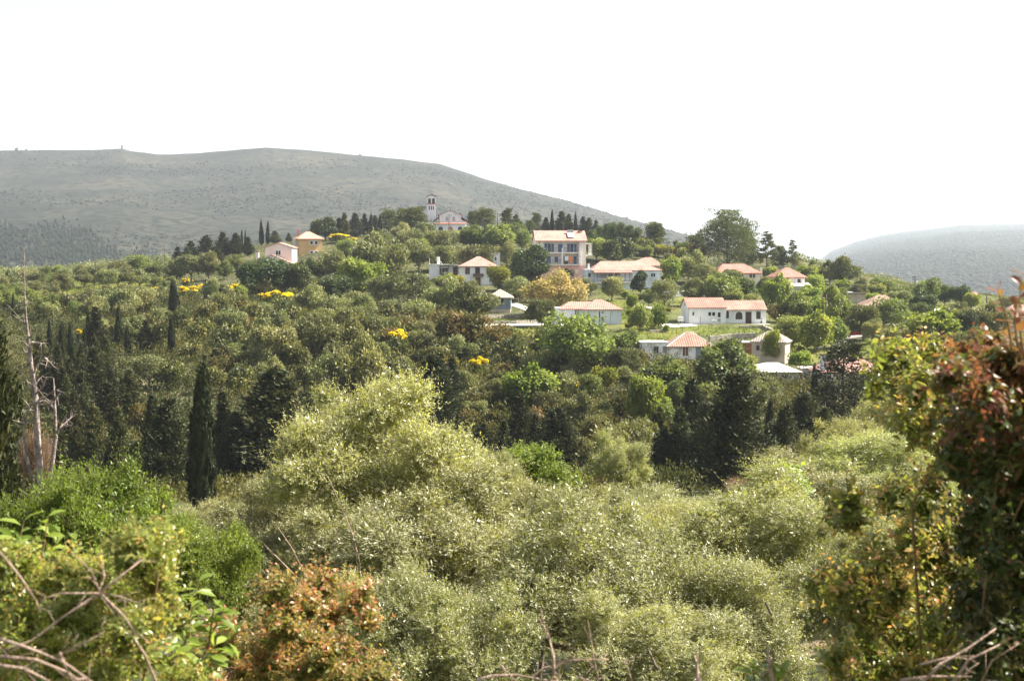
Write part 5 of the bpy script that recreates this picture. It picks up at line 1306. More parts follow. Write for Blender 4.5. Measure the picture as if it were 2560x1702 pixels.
P, px, py = on_mountain(ML, 90000, lambda a, b, X, Y: np.clip(.06 + .28 * fbm(X / 70., Y / 70., 21, 6) + .15 * (a > 520) * np.clip((b - 400) / 120, 0, 1), .0, .6))
sz = 1.6 + 4 * rng.random(len(P)) ** 3
tag(blobs(P, sz, .4 + .25 * rng.random(len(P)), np.clip(rng.normal(.6, .2, len(P)), 0, 1), 'scrub', M['far_scrub'], 31), 'low scrub dotted over the hazy left mountain', kind='stuff')
edge = lambda a, b: np.clip((b - (545 + .18 * np.maximum(a - 60, 0) + 22 * np.sin(a / 37.)) ) / 75, 0, 1) * np.clip((380 - a + (b - 600) * .8) / 210, 0, 1)
P, px, py = on_mountain(ML, 130000, lambda a, b, X, Y: .95 * edge(a, b) * np.clip(.8 + fbm(X / 45., Y / 45., 41, 3), .15, 1))
sz = 2.4 + 1.6 * rng.random(len(P))
tag(blobs(P, sz, 2.0 + rng.random(len(P)), np.clip(rng.normal(.4, .25, len(P)), 0, 1), 'forest', M['far_forest'], 32), 'dark young conifer forest on the lower slope of the left mountain', kind='stuff')
P, px, py = on_mountain(MR, 420000, lambda a, b, X, Y: np.clip(.75 + .4 * fbm(X / 120., Y / 120., 51, 4), .3, 1) * (a > 1990) * (a < 2640))
sz = 7 + 7 * rng.random(len(P)) ** 2
tag(blobs(P, sz, .5 + .3 * rng.random(len(P)), np.clip(rng.normal(.5, .2, len(P)), 0, 1), 'forest', M['far_woods'], 33), 'dense woodland over the hazy right mountain', kind='stuff')
# far olive groves on the plain behind the plateau
n = 5200; u = rng.uniform(-.45, .45, n); Y = rng.uniform(470, 1180, n); X = u * Y; Z = terrain(X, Y)
k = fbm(X / 60., Y / 60., 61, 3) > -.25; X, Y, Z = X[k], Y[k], Z[k]
k = (u[k] < -.15) | (u[k] > .22); X, Y, Z = X[k], Y[k], Z[k]; m_ = 60; n_ = len(X); s_ = (2.2 + 1.4 * rng.random(n_)).repeat(m_)[:, None]; d_ = rand_dir(n_ * m_, rng); d_[:, 2] = np.abs(d_[:, 2])
P_ = np.stack([X, Y, Z + .9], 1).repeat(m_, 0) + d_ * s_ * (.6 + .5 * rng.random(n_ * m_))[:, None]
gv = link(bpy.data.objects.new('groves', leaf_mesh('groves', P_, unit(d_ + rand_dir(n_ * m_, rng) * .6), rand_dir(n_ * m_, rng), .9 * np.ones(n_ * m_), .6 * np.ones(n_ * m_), np.clip(rng.normal(.45, .2, n_).repeat(m_) + rng.normal(size=n_ * m_) * .12, 0, 1), M['olive'])))
tag(gv, 'grey-green groves on the low ground behind the village', kind='stuff')

# watch tower on the ridge, a few ridge trees
X, Y, Z = ML.z(np.array([ray(306, 372)[0]]), np.array([1.0])); kk = 2600 / F
o = empty('watch_tower', (float(X[0]), float(Y[0]), float(Z[0]))); tag(o, 'tiny round stone tower on the ridge of the left mountain', 'tower')
mb = MB(); mb.tube([(0, 0, -2), (0, 0, 7.2*kk)], [3.6*kk, 3.1*kk], 14); mb.build('wall', M['stone'], o)
mb = MB(); mb.tube([(0, 0, 7.2*kk), (0, 0, 8.2*kk)], [3.4*kk, 3.3*kk], 14); mb.build('parapet', M['stone'], o)
for px_, sz_, lb in ((2008 - 440, 8, 'round tree alone on the falling skyline of the left mountain'), (12, 4, 'leftmost of the three tiny trees on the mountain skyline'), (42, 9, 'widest of the three tiny trees on the mountain skyline'), (66, 6, 'rightmost of the three tiny trees on the left end of the skyline'), (900, 6, 'tiny tree on the mountain skyline above the dark hilltop conifers')):
    X, Y, Z = ML.z(np.array([ray(px_, 380)[0]]), np.array([.995])); kk = 2600 / F; v = VAR['olive'][int(px_) % 6]
    o = empty('olive_tree', (float(X[0]), float(Y[0]), float(Z[0]) - 1)); o['label'] = lb; o['category'] = 'tree'; o['group'] = 'trees on the mountain skyline'; o.name = 'ridge_tree'
    o.scale = (sz_*kk/5,) * 3; link(bpy.data.objects.new('trunk', v['trunk']), o); link(bpy.data.objects.new('crown', v['crown']), o)
# ---------------------------------------------------------------- the near slope: plants seen leaf by leaf
EXT = {}
def twig_plant(seed, lobes, ntw, tlen, nleaf, L, W, mat, up=.4, depth=.4, bend=.25, fold=.25, tipred=0.0, hero=True, twr=.004, pair=True, cull=.6, lift=.0, spread=.9, base_tint=.45, var=.2, shape=(.35, .75, 1.0, .72), stem='bark_pale', red_low=None, long=0.0, lobevar=.3):
    """twigs set round the crown's lobes, leaves in pairs along each twig; returns leaf mesh and twig mesh (metres, crown centre at the origin)"""
    rng = np.random.default_rng(seed)
    P, D, k, rad = lobe_points(lobes, ntw, rng, depth, cull, .15)
    m = len(P)
    T = unit(D * .9 + rand_dir(m, rng) * .55 + np.array([0, 0, up]))
    tl = tlen * (.6 + .8 * rng.random(m)) * np.where(rng.random(m) < long, 1.9, 1.0)
    P = P - T * np.minimum(tl * .6, tlen * .7)[:, None]
    bow = rand_dir(m, rng) * .18 + np.array([0, 0, -.08])
    t = np.tile((np.arange(nleaf) + .6) / nleaf, m); own = np.repeat(np.arange(m), nleaf)
    t = np.clip(t + rng.normal(size=len(t)) * .04, .05, 1)
    pos = P[own] + T[own] * (tl[own] * t)[:, None] + bow[own] * (tl[own] * t * t)[:, None]
    a1 = unit(np.cross(T, rand_dir(m, rng))); a2 = np.cross(T, a1)
    j = np.tile(np.arange(nleaf), m); ang = (j // 2) * 1.571 + (j % 2) * math.pi if pair else j * 2.4
    ang = ang + rng.normal(size=len(j)) * .25
    S = a1[own] * np.cos(ang)[:, None] + a2[own] * np.sin(ang)[:, None]
    A = unit(T[own] * (1 - spread * .5) + S * spread + rng.normal(size=S.shape) * .18 + np.array([0, 0, lift]))
    Nn = unit(T[own] * .8 - S * .3 + np.array([0, 0, .35]) + rng.normal(size=S.shape) * .35)
    s = (.65 + .6 * rng.random(len(j))) * (1 - .35 * t)
    lt = rng.random(len(lobes)); tw = rng.random(m)
    tint = base_tint + (lt[k][own] - .5) * lobevar + rng.normal(size=len(j)) * var + tipred * (t - .55) * (tw[own] > .35) * 1.6
    if red_low is not None: tint = tint + red_low(pos)
    tint = np.clip(tint, 0, 1)
    if hero:
        lm = hero_leaf_mesh('foliage', pos, A, Nn, L * s, W * s, tint, mat, bend, fold, shape)
    else:
        lm = leaf_mesh('foliage', pos + A * (L * s * .5)[:, None], Nn, A, L * s, W * s, tint, mat, .12)
    tm = twigs_mesh(P, P + T * tl[:, None] + bow * tl[:, None], twr, 'twigs', M[stem])
    ext = np.percentile(np.abs(pos), 98, axis=0); EXT[lm.name] = (float(max(ext[0], ext[1])), float(np.percentile(pos[:, 2], 99)))
    return lm, tm

def crown_lobes(seed, rx, ry, rz, n, size=(.28, .45), wide=False):
    rng = np.random.default_rng(seed); out = []
    for i in range(n):
        d = rand_dir(1, rng)[0]
        if d[2] < -.4: d[2] = -d[2] * .5
        q = .45 + .3 * rng.random() if not wide else .5 + .42 * rng.random() ; s = rng.uniform(*size)
        out.append((d[0]*rx*q, d[1]*ry*q, d[2]*rz*q, rx*s, ry*s, rz*s))
    out.append((0, 0, 0, rx*.55, ry*.55, rz*.55)); return out

# olives within a few dozen metres; four individuals, copied
NO = []
for i in range(4):
    lob = crown_lobes(500 + i, 1.7, 1.7, 1.45, 52, (.1, .24), wide=True)
    NO.append(twig_plant(510 + i, lob, (6000, 4600, 5200, 4200)[i], .3, 15, (.066, .074, .062, .076)[i], .0195, M['olive_near'], up=.35, depth=.6, hero=False, twr=.0024, cull=.66, spread=.8, var=.2, long=.1, lobevar=.5))
NO.append(twig_plant(515, crown_lobes(505, 1.7, 1.7, 1.45, 56, (.1, .25), wide=True), 6800, .3, 15, .074, .021, M['olive_silver'], up=.4, depth=.6, hero=False, twr=.0024, cull=.66, spread=.8, var=.2, long=.12, lobevar=.5))
def near_tree(name, label, cat, group, var, rx, rz, px, py, w, hgt, Y, rot, trunk_r=.09, seed=0, bark='bark_pale', extra=True, dY=0):
    """crown seen round (px, py), w wide and hgt tall in picture pixels, standing on the near slope"""
    c = pt(px, py, Y); g = float(terrain(c.x, Y))
    o = empty(name, (c.x, Y, g)); tag(o, label, cat, group)
    rx, rz = EXT[var[0].name]
    sx = w / F * Y / (2 * rx); sz = hgt / F * Y / (2 * rz)
    for nm, me in (('crown', var[0]), ('twigs', var[1])):
        q = link(bpy.data.objects.new(nm, me), o); q.location = (0, 0, c.z - g); q.scale = (sx, sx, sz); q.rotation_euler = (0, 0, rot)
    rng = np.random.default_rng(seed + 900); mb = MB(); fz = max(.5, (c.z - g) - sz * rz * .75)
    limb_tube(mb, (.1, 0, -.4), (0, 0, fz), trunk_r * 1.3, trunk_r, rng, .04, 4, 8)
    for i in range(8 if extra else 4):
        a = rng.random() * 6.28; q = .35 + .5 * rng.random()
        e = (math.cos(a) * q * rx * sx, math.sin(a) * q * rx * sx, c.z - g + (rng.random() * 1.0 - .1) * rz * sz * .8)
        limb_tube(mb, (0, 0, fz * .96), e, trunk_r * .55, trunk_r * .1, rng, .08, 5, 5)
    mb.build('trunk', M[bark], o, True)
    return o
OL = [ # label, px, py, w, h, Y
 ('tall silvery olive rising highest in the middle of the near slope', 940, 1200, 500, 480, 16),
 ('olive with drooping crown just below the tallest silvery olive', 1030, 1420, 620, 440, 14),
 ('olive behind the orange-tipped bush, left of the drooping olive', 710, 1360, 420, 320, 18),
 ('big yellowish-lit olive with a bare dark limb near the bottom edge', 1480, 1480, 640, 470, 12),
 ('olive at the bottom edge right of the orange-tipped bush', 1110, 1610, 520, 330, 10.5),
 ('open-crowned olive with visible inner branches, right of the yellowish-lit olive', 1900, 1350, 500, 320, 17),
 ('olive at the bottom right, left of the orange sprays', 1840, 1590, 520, 380, 11.5),
 ('grey-green olive between the fresh green tree and the dark valley conifers', 1640, 1310, 400, 190, 28),
 ('olive filling the slope under the rusty dry bush', 1420, 1330, 380, 230, 22),
 ('olive below the bright large-leaved fig shoots', 1990, 1260, 360, 220, 26),
 ('wide olive on the right slope behind the orange sprays', 2200, 1200, 460, 230, 30),
 ('dark-bodied grey olive highest on the right slope, left of the red-leaved bush', 2260, 1060, 280, 200, 46),
 ('pale olive at the edge of the right slope, next to the valley conifers', 2120, 1130, 220, 160, 40),
 ('small grey olive beside the rusty dry bush', 1545, 1165, 150, 150, 34),
 ('olive at the foot of the tall dense cypress column', 620, 1325, 260, 140, 30),
 ('shadowed olive behind the bright almond-leaved tree', 520, 1330, 240, 150, 28),
 ('brownish olive filling the gap right of the tall silvery olive', 1210, 1240, 260, 220, 24),
 ('low olive at the bottom edge between the yellowish-lit olive and the bottom-right olive', 1640, 1650, 460, 280, 10),
 ('olive behind the yellowish-lit olive, crown joined to it', 1700, 1400, 420, 280, 18),
 ('olive at the bottom edge directly behind the orange-tipped bush', 840, 1600, 420, 320, 11),
 ('dim olive under the right bush near the bottom edge', 2150, 1480, 420, 360, 14),
 ('small olive just above the orange-tipped bush', 600, 1440, 300, 240, 15),
]
for i, (lb, px, py, w, hh, Y) in enumerate(OL):
    near_tree('olive_tree', lb, 'olive tree', 'olive trees on the near slope', NO[4 if i == 0 else i % 4], 1.7, 1.45, px, py, w, hh, Y, i * 1.7, seed=i)
# almond-leaved tree, fresh green tree
al = twig_plant(540, crown_lobes(541, 1.5, 1.3, .95, 34, (.12, .27), wide=True), 3600, .22, 10, .066, .025, M['almond'], up=.05, depth=.6, hero=False, twr=.0024, spread=1.05, stem='bark', long=.06, lobevar=.5)
near_tree('almond_tree', 'bright green narrow-leaved tree at the left, before the dead grey tree', 'tree', None, al, 1.5, .95, 250, 1345, 470, 350, 14, .4, .07, 41, 'bark')
near_tree('almond_tree', 'smaller bright green narrow-leaved tree directly left of the orange-tipped bush', 'tree', None, al, 1.5, .95, 480, 1420, 360, 230, 13, 2.4, .05, 42, 'bark')
lf = twig_plant(545, crown_lobes(546, 1.3, 1.3, .9, 12), 1300, .3, 10, .09, .055, M['almond'], up=.5, depth=.5, hero=False, twr=.003, spread=.9, stem='bark')
near_tree('leafy_tree', 'fresh green round-leaved tree behind the silvery olives, centre of the near slope', 'tree', None, lf, 1.3, .9, 1320, 1190, 230, 150, 27, 1.1, .07, 43, 'bark')
fg = twig_plant(550, crown_lobes(551, .8, .8, .45, 7), 120, .45, 8, .2, .12, M['fig'], up=.7, depth=.6, hero=True, twr=.008, spread=.85, bend=.35, stem='bark')
near_tree('fig_tree', 'bright yellow-green large-leaved fig shoots before the dark valley conifers', 'fig tree', None, fg, .8, .45, 1960, 1210, 175, 85, 24, .3, .05, 44, 'bark')
# reddish and rusty dry bushes between the olives
dr = twig_plant(555, crown_lobes(556, .7, .7, .7, 8), 900, .3, 8, .05, .02, M['rust'], up=.8, depth=.8, hero=False, twr=.003, spread=.6, stem='deadwood')
near_tree('dry_bush', 'rusty orange-brown dry bush between grey olives', 'dry bush', None, dr, .7, .7, 1527, 1195, 72, 110, 38, 0, .04, 45, 'bark', False)
near_tree('dry_bush', 'thin reddish dry twigs below the fresh green round-leaved tree', 'dry bush', None, dr, .7, .7, 1345, 1275, 120, 90, 24, 1, .03, 46, 'bark', False)
near_tree('dry_bush', 'small rusty dry bush at the foot of the dark valley conifers', 'dry bush', None, dr, .7, .7, 1855, 1225, 90, 60, 40, 2, .03, 47, 'bark', False)
near_tree('dry_bush', 'brown dead foliage behind the dead grey tree', 'dry bush', None, dr, .7, .7, 100, 1165, 90, 170, 36, 2, .05, 48, 'bark', False)

# dark conifers at the left edge and the dead tree in front of them
plant('conifer', -22, 660, 1330, 215, Y=38, label='tall near dark conifer cut by the left edge of the view')
plant('conifer', 70, 1020, 1340, 170, Y=42, label='dark conifer low behind the dead grey tree at the left edge')
def dead_tree():
    rng = np.random.default_rng(77); Y = 30; B = pt(108, 1260, Y); g = float(terrain(B.x, Y))
    o = empty('dead_tree', (B.x, Y, g)); tag(o, 'dead grey tree with bare curling branches and a thin spire at the left', 'dead tree')
    def local(px, py, d=0): q = pt(px, py, Y + d); return (q.x - B.x, q.y - Y, q.z - g)
    def path(pts, r0, r1, n, mb=None):
        mb = mb or MB(); m = len(pts); mb.tube(pts, [r0 + (r1 - r0) * (i / (m - 1)) for i in range(m)], n); return mb
    main = [(0, 0, -.5)] + [local(*q) for q in ((104, 1240), (95, 1120), (90, 1000), (80, 930), (74, 870), (66, 800), (62, 740), (61, 690), (61, 632))]
    MB().tube(main, [.1, .1, .085, .07, .055, .04, .026, .016, .01, .005], 8).build('trunk', M['deadwood'], o, True)
    sec = [local(*q) for q in ((104, 1260), (128, 1180), (140, 1090), (138, 1030), (136, 985), (134, 945))]
    path(sec, .07, .01, 7).build('trunk', M['deadwood'], o, True)
    third = [local(*q) for q in ((100, 1240), (70, 1160), (60, 1080), (66, 1030), (84, 1005))]
    path(third, .055, .015, 6).build('trunk', M['deadwood'], o, True)
    br = [((86, 965), (96, 950), (108, 938)), ((90, 985), (108, 965), (116, 942)), ((73, 868), (60, 856), (52, 850)), ((72, 845), (78, 838), (86, 834)), ((90, 925), (96, 908), (112, 892), (128, 889)), ((110, 892), (124, 905), (136, 918)), ((88, 985), (70, 960), (64, 940)),
          ((96, 1000), (116, 990), (138, 975), (148, 972)), ((92, 1030), (78, 1025), (64, 1000)), ((135, 1000), (142, 992), (150, 985)), ((138, 1095), (150, 1070), (168, 1060)), ((160, 1064), (178, 1062)), ((150, 1070), (170, 1050), (190, 1035)), ((134, 1020), (120, 1000), (104, 990)),
          ((80, 855), (104, 858), (122, 858)), ((95, 1005), (112, 1000), (128, 1012)), ((66, 1060), (50, 1055), (32, 1050)), ((70, 885), (58, 880)), ((76, 905), (56, 922), (48, 930)), ((104, 1200), (70, 1220), (56, 1228)), ((64, 810), (52, 800)), ((62, 760), (68, 752)), ((140, 1120), (130, 1105)), ((60, 1090), (44, 1110), (40, 1140))]
    for i, b in enumerate(br):
        d = rng.normal() * .4; pts = [local(q[0], q[1], d * k / len(b)) for k, q in enumerate(b)]
        mb = path(pts, .032, .008, 5)
        for _ in range(5):
            k = rng.integers(0, len(pts) - 1); t = rng.random(); p = Vector(pts[k]).lerp(Vector(pts[k+1]), t)
            e = p + Vector(rng.normal(size=3) * .14) + (Vector(pts[k+1]) - Vector(pts[k])).normalized() * .12; mb.tube([tuple(p), tuple(e)], [.008, .003], 3)
        mb.build('branch', M['deadwood'], o)
dead_tree()

# mastic bushes and other plants within arm's reach of the viewpoint
def near_bush(name, label, cat, var, loc, rot=0., stems=7, seed=0, r=.012, mat='stem'):
    g = float(terrain(loc[0], loc[1])); o = empty(name, (loc[0], loc[1], g)); tag(o, label, cat)
    for nm, me in (('foliage', var[0]), ('twigs', var[1])):
        q = link(bpy.data.objects.new(nm, me), o); q.location = (0, 0, loc[2] - g); q.rotation_euler = (0, 0, rot)
    rng = np.random.default_rng(seed + 60); mb = MB()
    bb = var[3] if len(var) > 3 else None
    big = [q for q in var[2] if q[3] > .5 * max(p[3] for p in var[2])]
    for l in var[2]:
        if l in big: continue
        b0 = min(big, key=lambda q: sum((q[j] - l[j]) ** 2 for j in range(3)))
        limb_tube(mb, (b0[0], b0[1], b0[2] + loc[2] - g), (l[0], l[1], l[2] + loc[2] - g), r * .5, r * .15, rng, .07, 5, 5)
    for i in range(stems):
        l = big[i % len(big)]; c = Vector(l[:3]); c.rotate(Matrix.Rotation(rot, 3, 'Z'))
        limb_tube(mb, (rng.normal()*.12 + c.x * .6, .75 + abs(rng.normal())*.15, -.1), (c.x, c.y + .06, c.z + loc[2] - g), r * 1.1, r * .3, rng, .05, 6, 5)
    mb.build('stems', M[mat], o, True); return o
def L3(items, Y):
    """lobes from picture points: (px, py, radius in picture pixels, extra depth, squash)"""
    c0 = pt(items[0][0], items[0][1], Y); out = []
    for px, py, r, dd, sq in items:
        q = pt(px, py, Y + dd); rr = r / F * (Y + dd); out.append((q.x - c0.x, q.y - c0.y, q.z - c0.z, rr, rr, rr * sq))
    return c0, out
def spray_lobes(edge, n, r, Y, seed, deep=.3, squash=.55):
    """many small flattish sprays filling a picture outline, spread in depth; edge: (px, py) polygon"""
    rng = np.random.default_rng(seed); xs = [p[0] for p in edge]; ys = [p[1] for p in edge]; it = []
    while len(it) < n:
        x, y = rng.uniform(min(xs), max(xs)), rng.uniform(min(ys), max(ys))
        if in_poly(np.array([x]), np.array([y]), edge)[0]: it.append((x, y, rng.uniform(*r), rng.uniform(-deep * .3, deep), squash * rng.uniform(.7, 1.4)))
    return L3(it, Y)
# orange-tipped bush, bottom left of centre
c, lob = spray_lobes([(470, 1720), (500, 1600), (560, 1540), (640, 1520), (660, 1450), (720, 1450), (760, 1480), (800, 1440), (860, 1440), (900, 1460), (930, 1480), (915, 1560), (930, 1640), (960, 1720)], 48, (22, 42), 4.6, 701, .85, .6)
v = twig_plant(600, lob, 1700, .13, 14, .03, .0145, M['mastic'], up=.8, depth=.6, tipred=.55, twr=.0014, spread=.8, stem='stem', base_tint=.44, var=.2)
near_bush('mastic_bush', 'orange-tipped mastic bush at the bottom edge, left of the middle', 'bush', (*v, lob), c, 0, 9, 1)
# olive-green bush, bottom left corner, with bare grey branches over it
c, lob = spray_lobes([(-40, 1730), (-40, 1420), (60, 1370), (180, 1340), (300, 1350), (420, 1330), (450, 1380), (430, 1480), (480, 1560), (500, 1730)], 70, (26, 54), 3.4, 702, .5, .7)
v = twig_plant(610, lob, 2100, .11, 14, .026, .0105, M['mastic_green'], up=.6, depth=.6, tipred=.25, twr=.0012, spread=.8, stem='stem', base_tint=.45, var=.2)
near_bush('mastic_bush', 'green mastic bush with bare grey branches, bottom left corner', 'bush', (*v, lob), c, 0, 8, 2)
# large-leaved bright shoots at the left edge and beside the orange bush
def shoots(label, spots, Y, seed, L=.068, W=.027, n=13):
    rng = np.random.default_rng(seed); c0 = pt(spots[0][0], spots[0][1], Y); g = float(terrain(c0.x, Y)); Bp = []; A = []; Nn = []; LL = []; mb = MB()
    for px, py, tx, ty, dd in spots:
        a = pt(px, py, Y + dd) - c0; b = pt(tx, ty, Y + dd) - c0; mb.tube([tuple(a + Vector((0, 0, c0.z - g))), tuple((a + b) / 2 + Vector((0, 0, c0.z - g + .01))), tuple(b + Vector((0, 0, c0.z - g)))], [.004, .003, .0015], 5)
        T = np.array((b - a).normalized()); 
        for i in range(n):
            t = .15 + .85 * i / (n - 1); p = np.array(a) + np.array(b - a) * t
            S = unit(np.cross(T, rng.normal(size=3))[None])[0]
            Bp.append(p + [0, 0, c0.z - g]); A.append(T * .5 + S * .9 + rng.normal(size=3) * .15); Nn.append(np.array([0, -.25, 1.]) + rng.normal(size=3) * .35); LL.append(L * (.7 + .5 * rng.random()))
    mb.tube([(0, 0, -.1), (0, 0, c0.z - g)], [.012, .006], 5)
    Bp, A, Nn, LL = map(np.array, (Bp, A, Nn, LL))
    o = empty('leafy_shoots', (c0.x, Y, g)); tag(o, label, 'shoots', 'large-leaved bright shoots')
    link(bpy.data.objects.new('foliage', hero_leaf_mesh('foliage', Bp, unit(A), unit(Nn), LL, LL * W / L, np.clip(rng.normal(.5, .25, len(LL)), 0, 1), M['fig'], .35, .3, (.4, .75, 1.0, .8))), o)
    mb.build('stems', M['stem'], o)
shoots('bright large-leaved shoots at the left edge above the green mastic bush', [(40, 1560, 30, 1340, 0), (90, 1520, 120, 1290, .2), (140, 1540, 190, 1350, .3), (0, 1500, -10, 1380, 0), (60, 1600, 110, 1440, -.1), (200, 1500, 250, 1380, .4), (-20, 1620, 40, 1500, .1), (240, 1560, 300, 1400, .3), (20, 1500, 60, 1300, .2), (100, 1480, 150, 1330, .4), (-10, 1450, -20, 1290, .3), (30, 1640, 70, 1500, -.2), (120, 1600, 170, 1460, .1)], 3.8, 1)
shoots('bright large-leaved shoots between the green mastic bush and the orange-tipped bush', [(470, 1660, 480, 1480, 0), (500, 1660, 560, 1520, .2), (430, 1640, 440, 1480, .1), (520, 1620, 540, 1490, .2), (450, 1720, 400, 1600, -.2), (480, 1700, 540, 1610, -.1), (420, 1690, 470, 1590, 0), (380, 1640, 330, 1560, .1), (460, 1620, 500, 1440, .2), (500, 1700, 590, 1580, .1), (440, 1730, 430, 1640, -.2), (360, 1700, 300, 1640, -.1)], 4.2, 2)
shoots('bright green shoots at the bottom edge, right part, under the dim olive', [(1900, 1720, 1930, 1660, 0), (1890, 1720, 1880, 1670, .1), (1920, 1730, 1960, 1690, 0)], 5.0, 3, .08, .04, 7)
# tall red-leaved bush at the right edge
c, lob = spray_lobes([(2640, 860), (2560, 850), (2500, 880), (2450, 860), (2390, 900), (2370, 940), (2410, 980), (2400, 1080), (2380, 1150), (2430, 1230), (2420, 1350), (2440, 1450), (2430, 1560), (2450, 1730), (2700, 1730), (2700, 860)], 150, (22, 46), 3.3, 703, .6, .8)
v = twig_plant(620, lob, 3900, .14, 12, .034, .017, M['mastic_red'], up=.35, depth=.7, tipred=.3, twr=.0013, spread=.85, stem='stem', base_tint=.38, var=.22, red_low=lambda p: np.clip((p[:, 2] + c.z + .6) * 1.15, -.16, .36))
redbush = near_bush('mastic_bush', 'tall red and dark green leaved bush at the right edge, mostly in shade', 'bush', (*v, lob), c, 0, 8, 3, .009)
# sprig that stands against the far mountain
def sprig(label, pts, Y, seed, mat='mastic_red', n=12, L=.034, W=.019):
    rng = np.random.default_rng(seed); P = [pt(px, py, Y) for px, py in pts]; g = float(terrain(P[0].x, Y)); off = redbush.location.copy()
    mb = MB(); q = [tuple(p - off) for p in P]; mb.tube(q, [.003 - .002 * i / len(q) for i in range(len(q))], 5); o = mb.build('sprig', M['stem'], redbush, True); o['label'] = label
    B = []; A = []; Nn = []; tn = []
    for i in range(n):
        t = (len(P) - 1) * (.3 + .7 * i / (n - 1)); k = min(int(t), len(P) - 2); p = P[k].lerp(P[k+1], t - k) - off; T = (P[k+1] - P[k]).normalized()
        S = np.cross(np.array(T), rng.normal(size=3)); S /= np.linalg.norm(S); B.append(np.array(p)); A.append(np.array(T) * .6 + S * .8); Nn.append(rng.normal(size=3) * .5 + [0, -.4, .6]); tn.append(.7 + .3 * rng.random())
    link(bpy.data.objects.new('leaves', hero_leaf_mesh('leaves', np.array(B), unit(np.array(A)), unit(np.array(Nn)), L * (.7 + .5 * rng.random(n)), W * np.ones(n), np.array(tn), M[mat], .3, .3)), o)
sprig('dark red sprig standing against the hazy right mountain', [(2560, 900), (2550, 820), (2548, 760), (2555, 690)], 2.9, 5, n=9)
sprig('short red sprig left of the taller red one, against the far mountain', [(2530, 880), (2520, 800), (2500, 745), (2494, 722)], 3.0, 6, n=6)
sprig('thin side sprig with red leaves just under the far mountain foot', [(2545, 870), (2535, 800), (2545, 760)], 2.8, 8, n=6)
# sunlit orange and green bush reaching left of it
c, lob = spray_lobes([(2400, 880), (2330, 860), (2220, 880), (2180, 960), (2240, 1020), (2300, 1060), (2290, 1150), (2230, 1230), (2110, 1255), (2100, 1285), (2230, 1310), (2260, 1370), (2150, 1420), (1990, 1450), (2000, 1490), (2090, 1510), (2150, 1560), (2060, 1610), (2080, 1730), (2480, 1730), (2460, 1200)], 120, (22, 46), 4.5, 704, .9, .6)
v = twig_plant(630, lob, 3100, .17, 13, .042, .019, M['mastic'], up=.5, depth=.9, tipred=.5, twr=.0014, spread=.8, stem='stem', base_tint=.27, var=.17)
near_bush('mastic_bush', 'sunlit green and orange mastic bush reaching out left of the red-leaved bush', 'bush', (*v, lob), c, 0, 7, 4, .007)
# bare branches
def bare(label, trees, Y, mat='twig', cat='bare branch', side=6, seed=0, r=.004, drop=True):
    rng = np.random.default_rng(seed); a0 = trees[0][0]; p0 = pt(a0[0], a0[1], Y); g = float(terrain(p0.x, Y)); off = Vector((p0.x, Y, g)); mb = MB()
    if drop: q0 = p0 - off; mb.tube([(.1, .7, -.1), (.08, .6, q0.z * .6), (q0.x + .02, q0.y + .25, q0.z - .22), tuple(q0)], [r * 1.6, r * 1.5, r * 1.3, r * 1.1], 6)
    for i, b in enumerate(trees):
        pts = [pt(q[0], q[1], Y + (q[2] if len(q) > 2 else rng.normal() * .02)) - off for q in b]
        R0 = r * (1.3 if i < 3 else .75); mb.tube([tuple(p) for p in pts], [R0 * (1 - .7 * k / (len(pts) - 1)) for k in range(len(pts))], 6)
        for _ in range(side):
            k = rng.integers(0, len(pts) - 1); p = pts[k].lerp(pts[k+1], rng.random()); e = p + (pts[k+1] - pts[k]).normalized() * .025 + Vector(rng.normal(size=3) * .02); mb.tube([tuple(p), tuple(e)], [r * .35, r * .15], 3)
    o = mb.build('bare_branches', M[mat], None, True); o.location = off; tag(o, label, cat, 'bare grey branches near the viewer')
bare('star of bare grey branches spreading over the green mastic bush', [[(250, 1482), (160, 1540), (80, 1600), (0, 1640)], [(250, 1482), (300, 1440), (360, 1395)], [(250, 1482), (310, 1540), (350, 1590)], [(250, 1482), (150, 1482), (100, 1500)], [(250, 1482), (230, 1430), (200, 1395)], [(250, 1482), (300, 1490), (350, 1508)], [(250, 1475), (262, 1440), (258, 1420)]], 2.7, r=.0027, seed=1)
bare('long pinkish-grey branches crossing the bottom left corner', [[(-20, 1590), (80, 1622), (160, 1655), (240, 1710)], [(0, 1640), (90, 1648), (170, 1680), (210, 1710)], [(-20, 1660), (60, 1670), (140, 1710)], [(140, 1640), (200, 1610), (260, 1580)], [(0, 1380), (50, 1440), (90, 1500), (100, 1530)], [(150, 1630), (170, 1680), (190, 1710)]], 2.4, r=.0029, seed=2)
bare('bare twigs with a curved branch at the bottom edge, middle', [[(1385, 1712), (1384, 1640), (1372, 1590), (1348, 1545)], [(1190, 1700), (1230, 1688), (1290, 1686), (1370, 1700), (1440, 1706)], [(1385, 1660), (1430, 1648), (1522, 1647)], [(1400, 1712), (1398, 1670)], [(1495, 1700), (1484, 1640), (1470, 1550)], [(1578, 1700), (1565, 1650)], [(1440, 1690), (1470, 1700), (1490, 1712)], [(1250, 1660), (1270, 1680), (1300, 1712)], [(1330, 1690), (1360, 1668), (1400, 1660)]], 3.4, r=.0036, seed=3)
bare('two upright bare stems at the bottom edge right of the curved branch', [[(1745, 1712), (1742, 1660), (1738, 1640)], [(1752, 1712), (1750, 1690)], [(1930, 1700), (1922, 1650), (1918, 1610)]], 3.2, r=.005, seed=4, side=2)
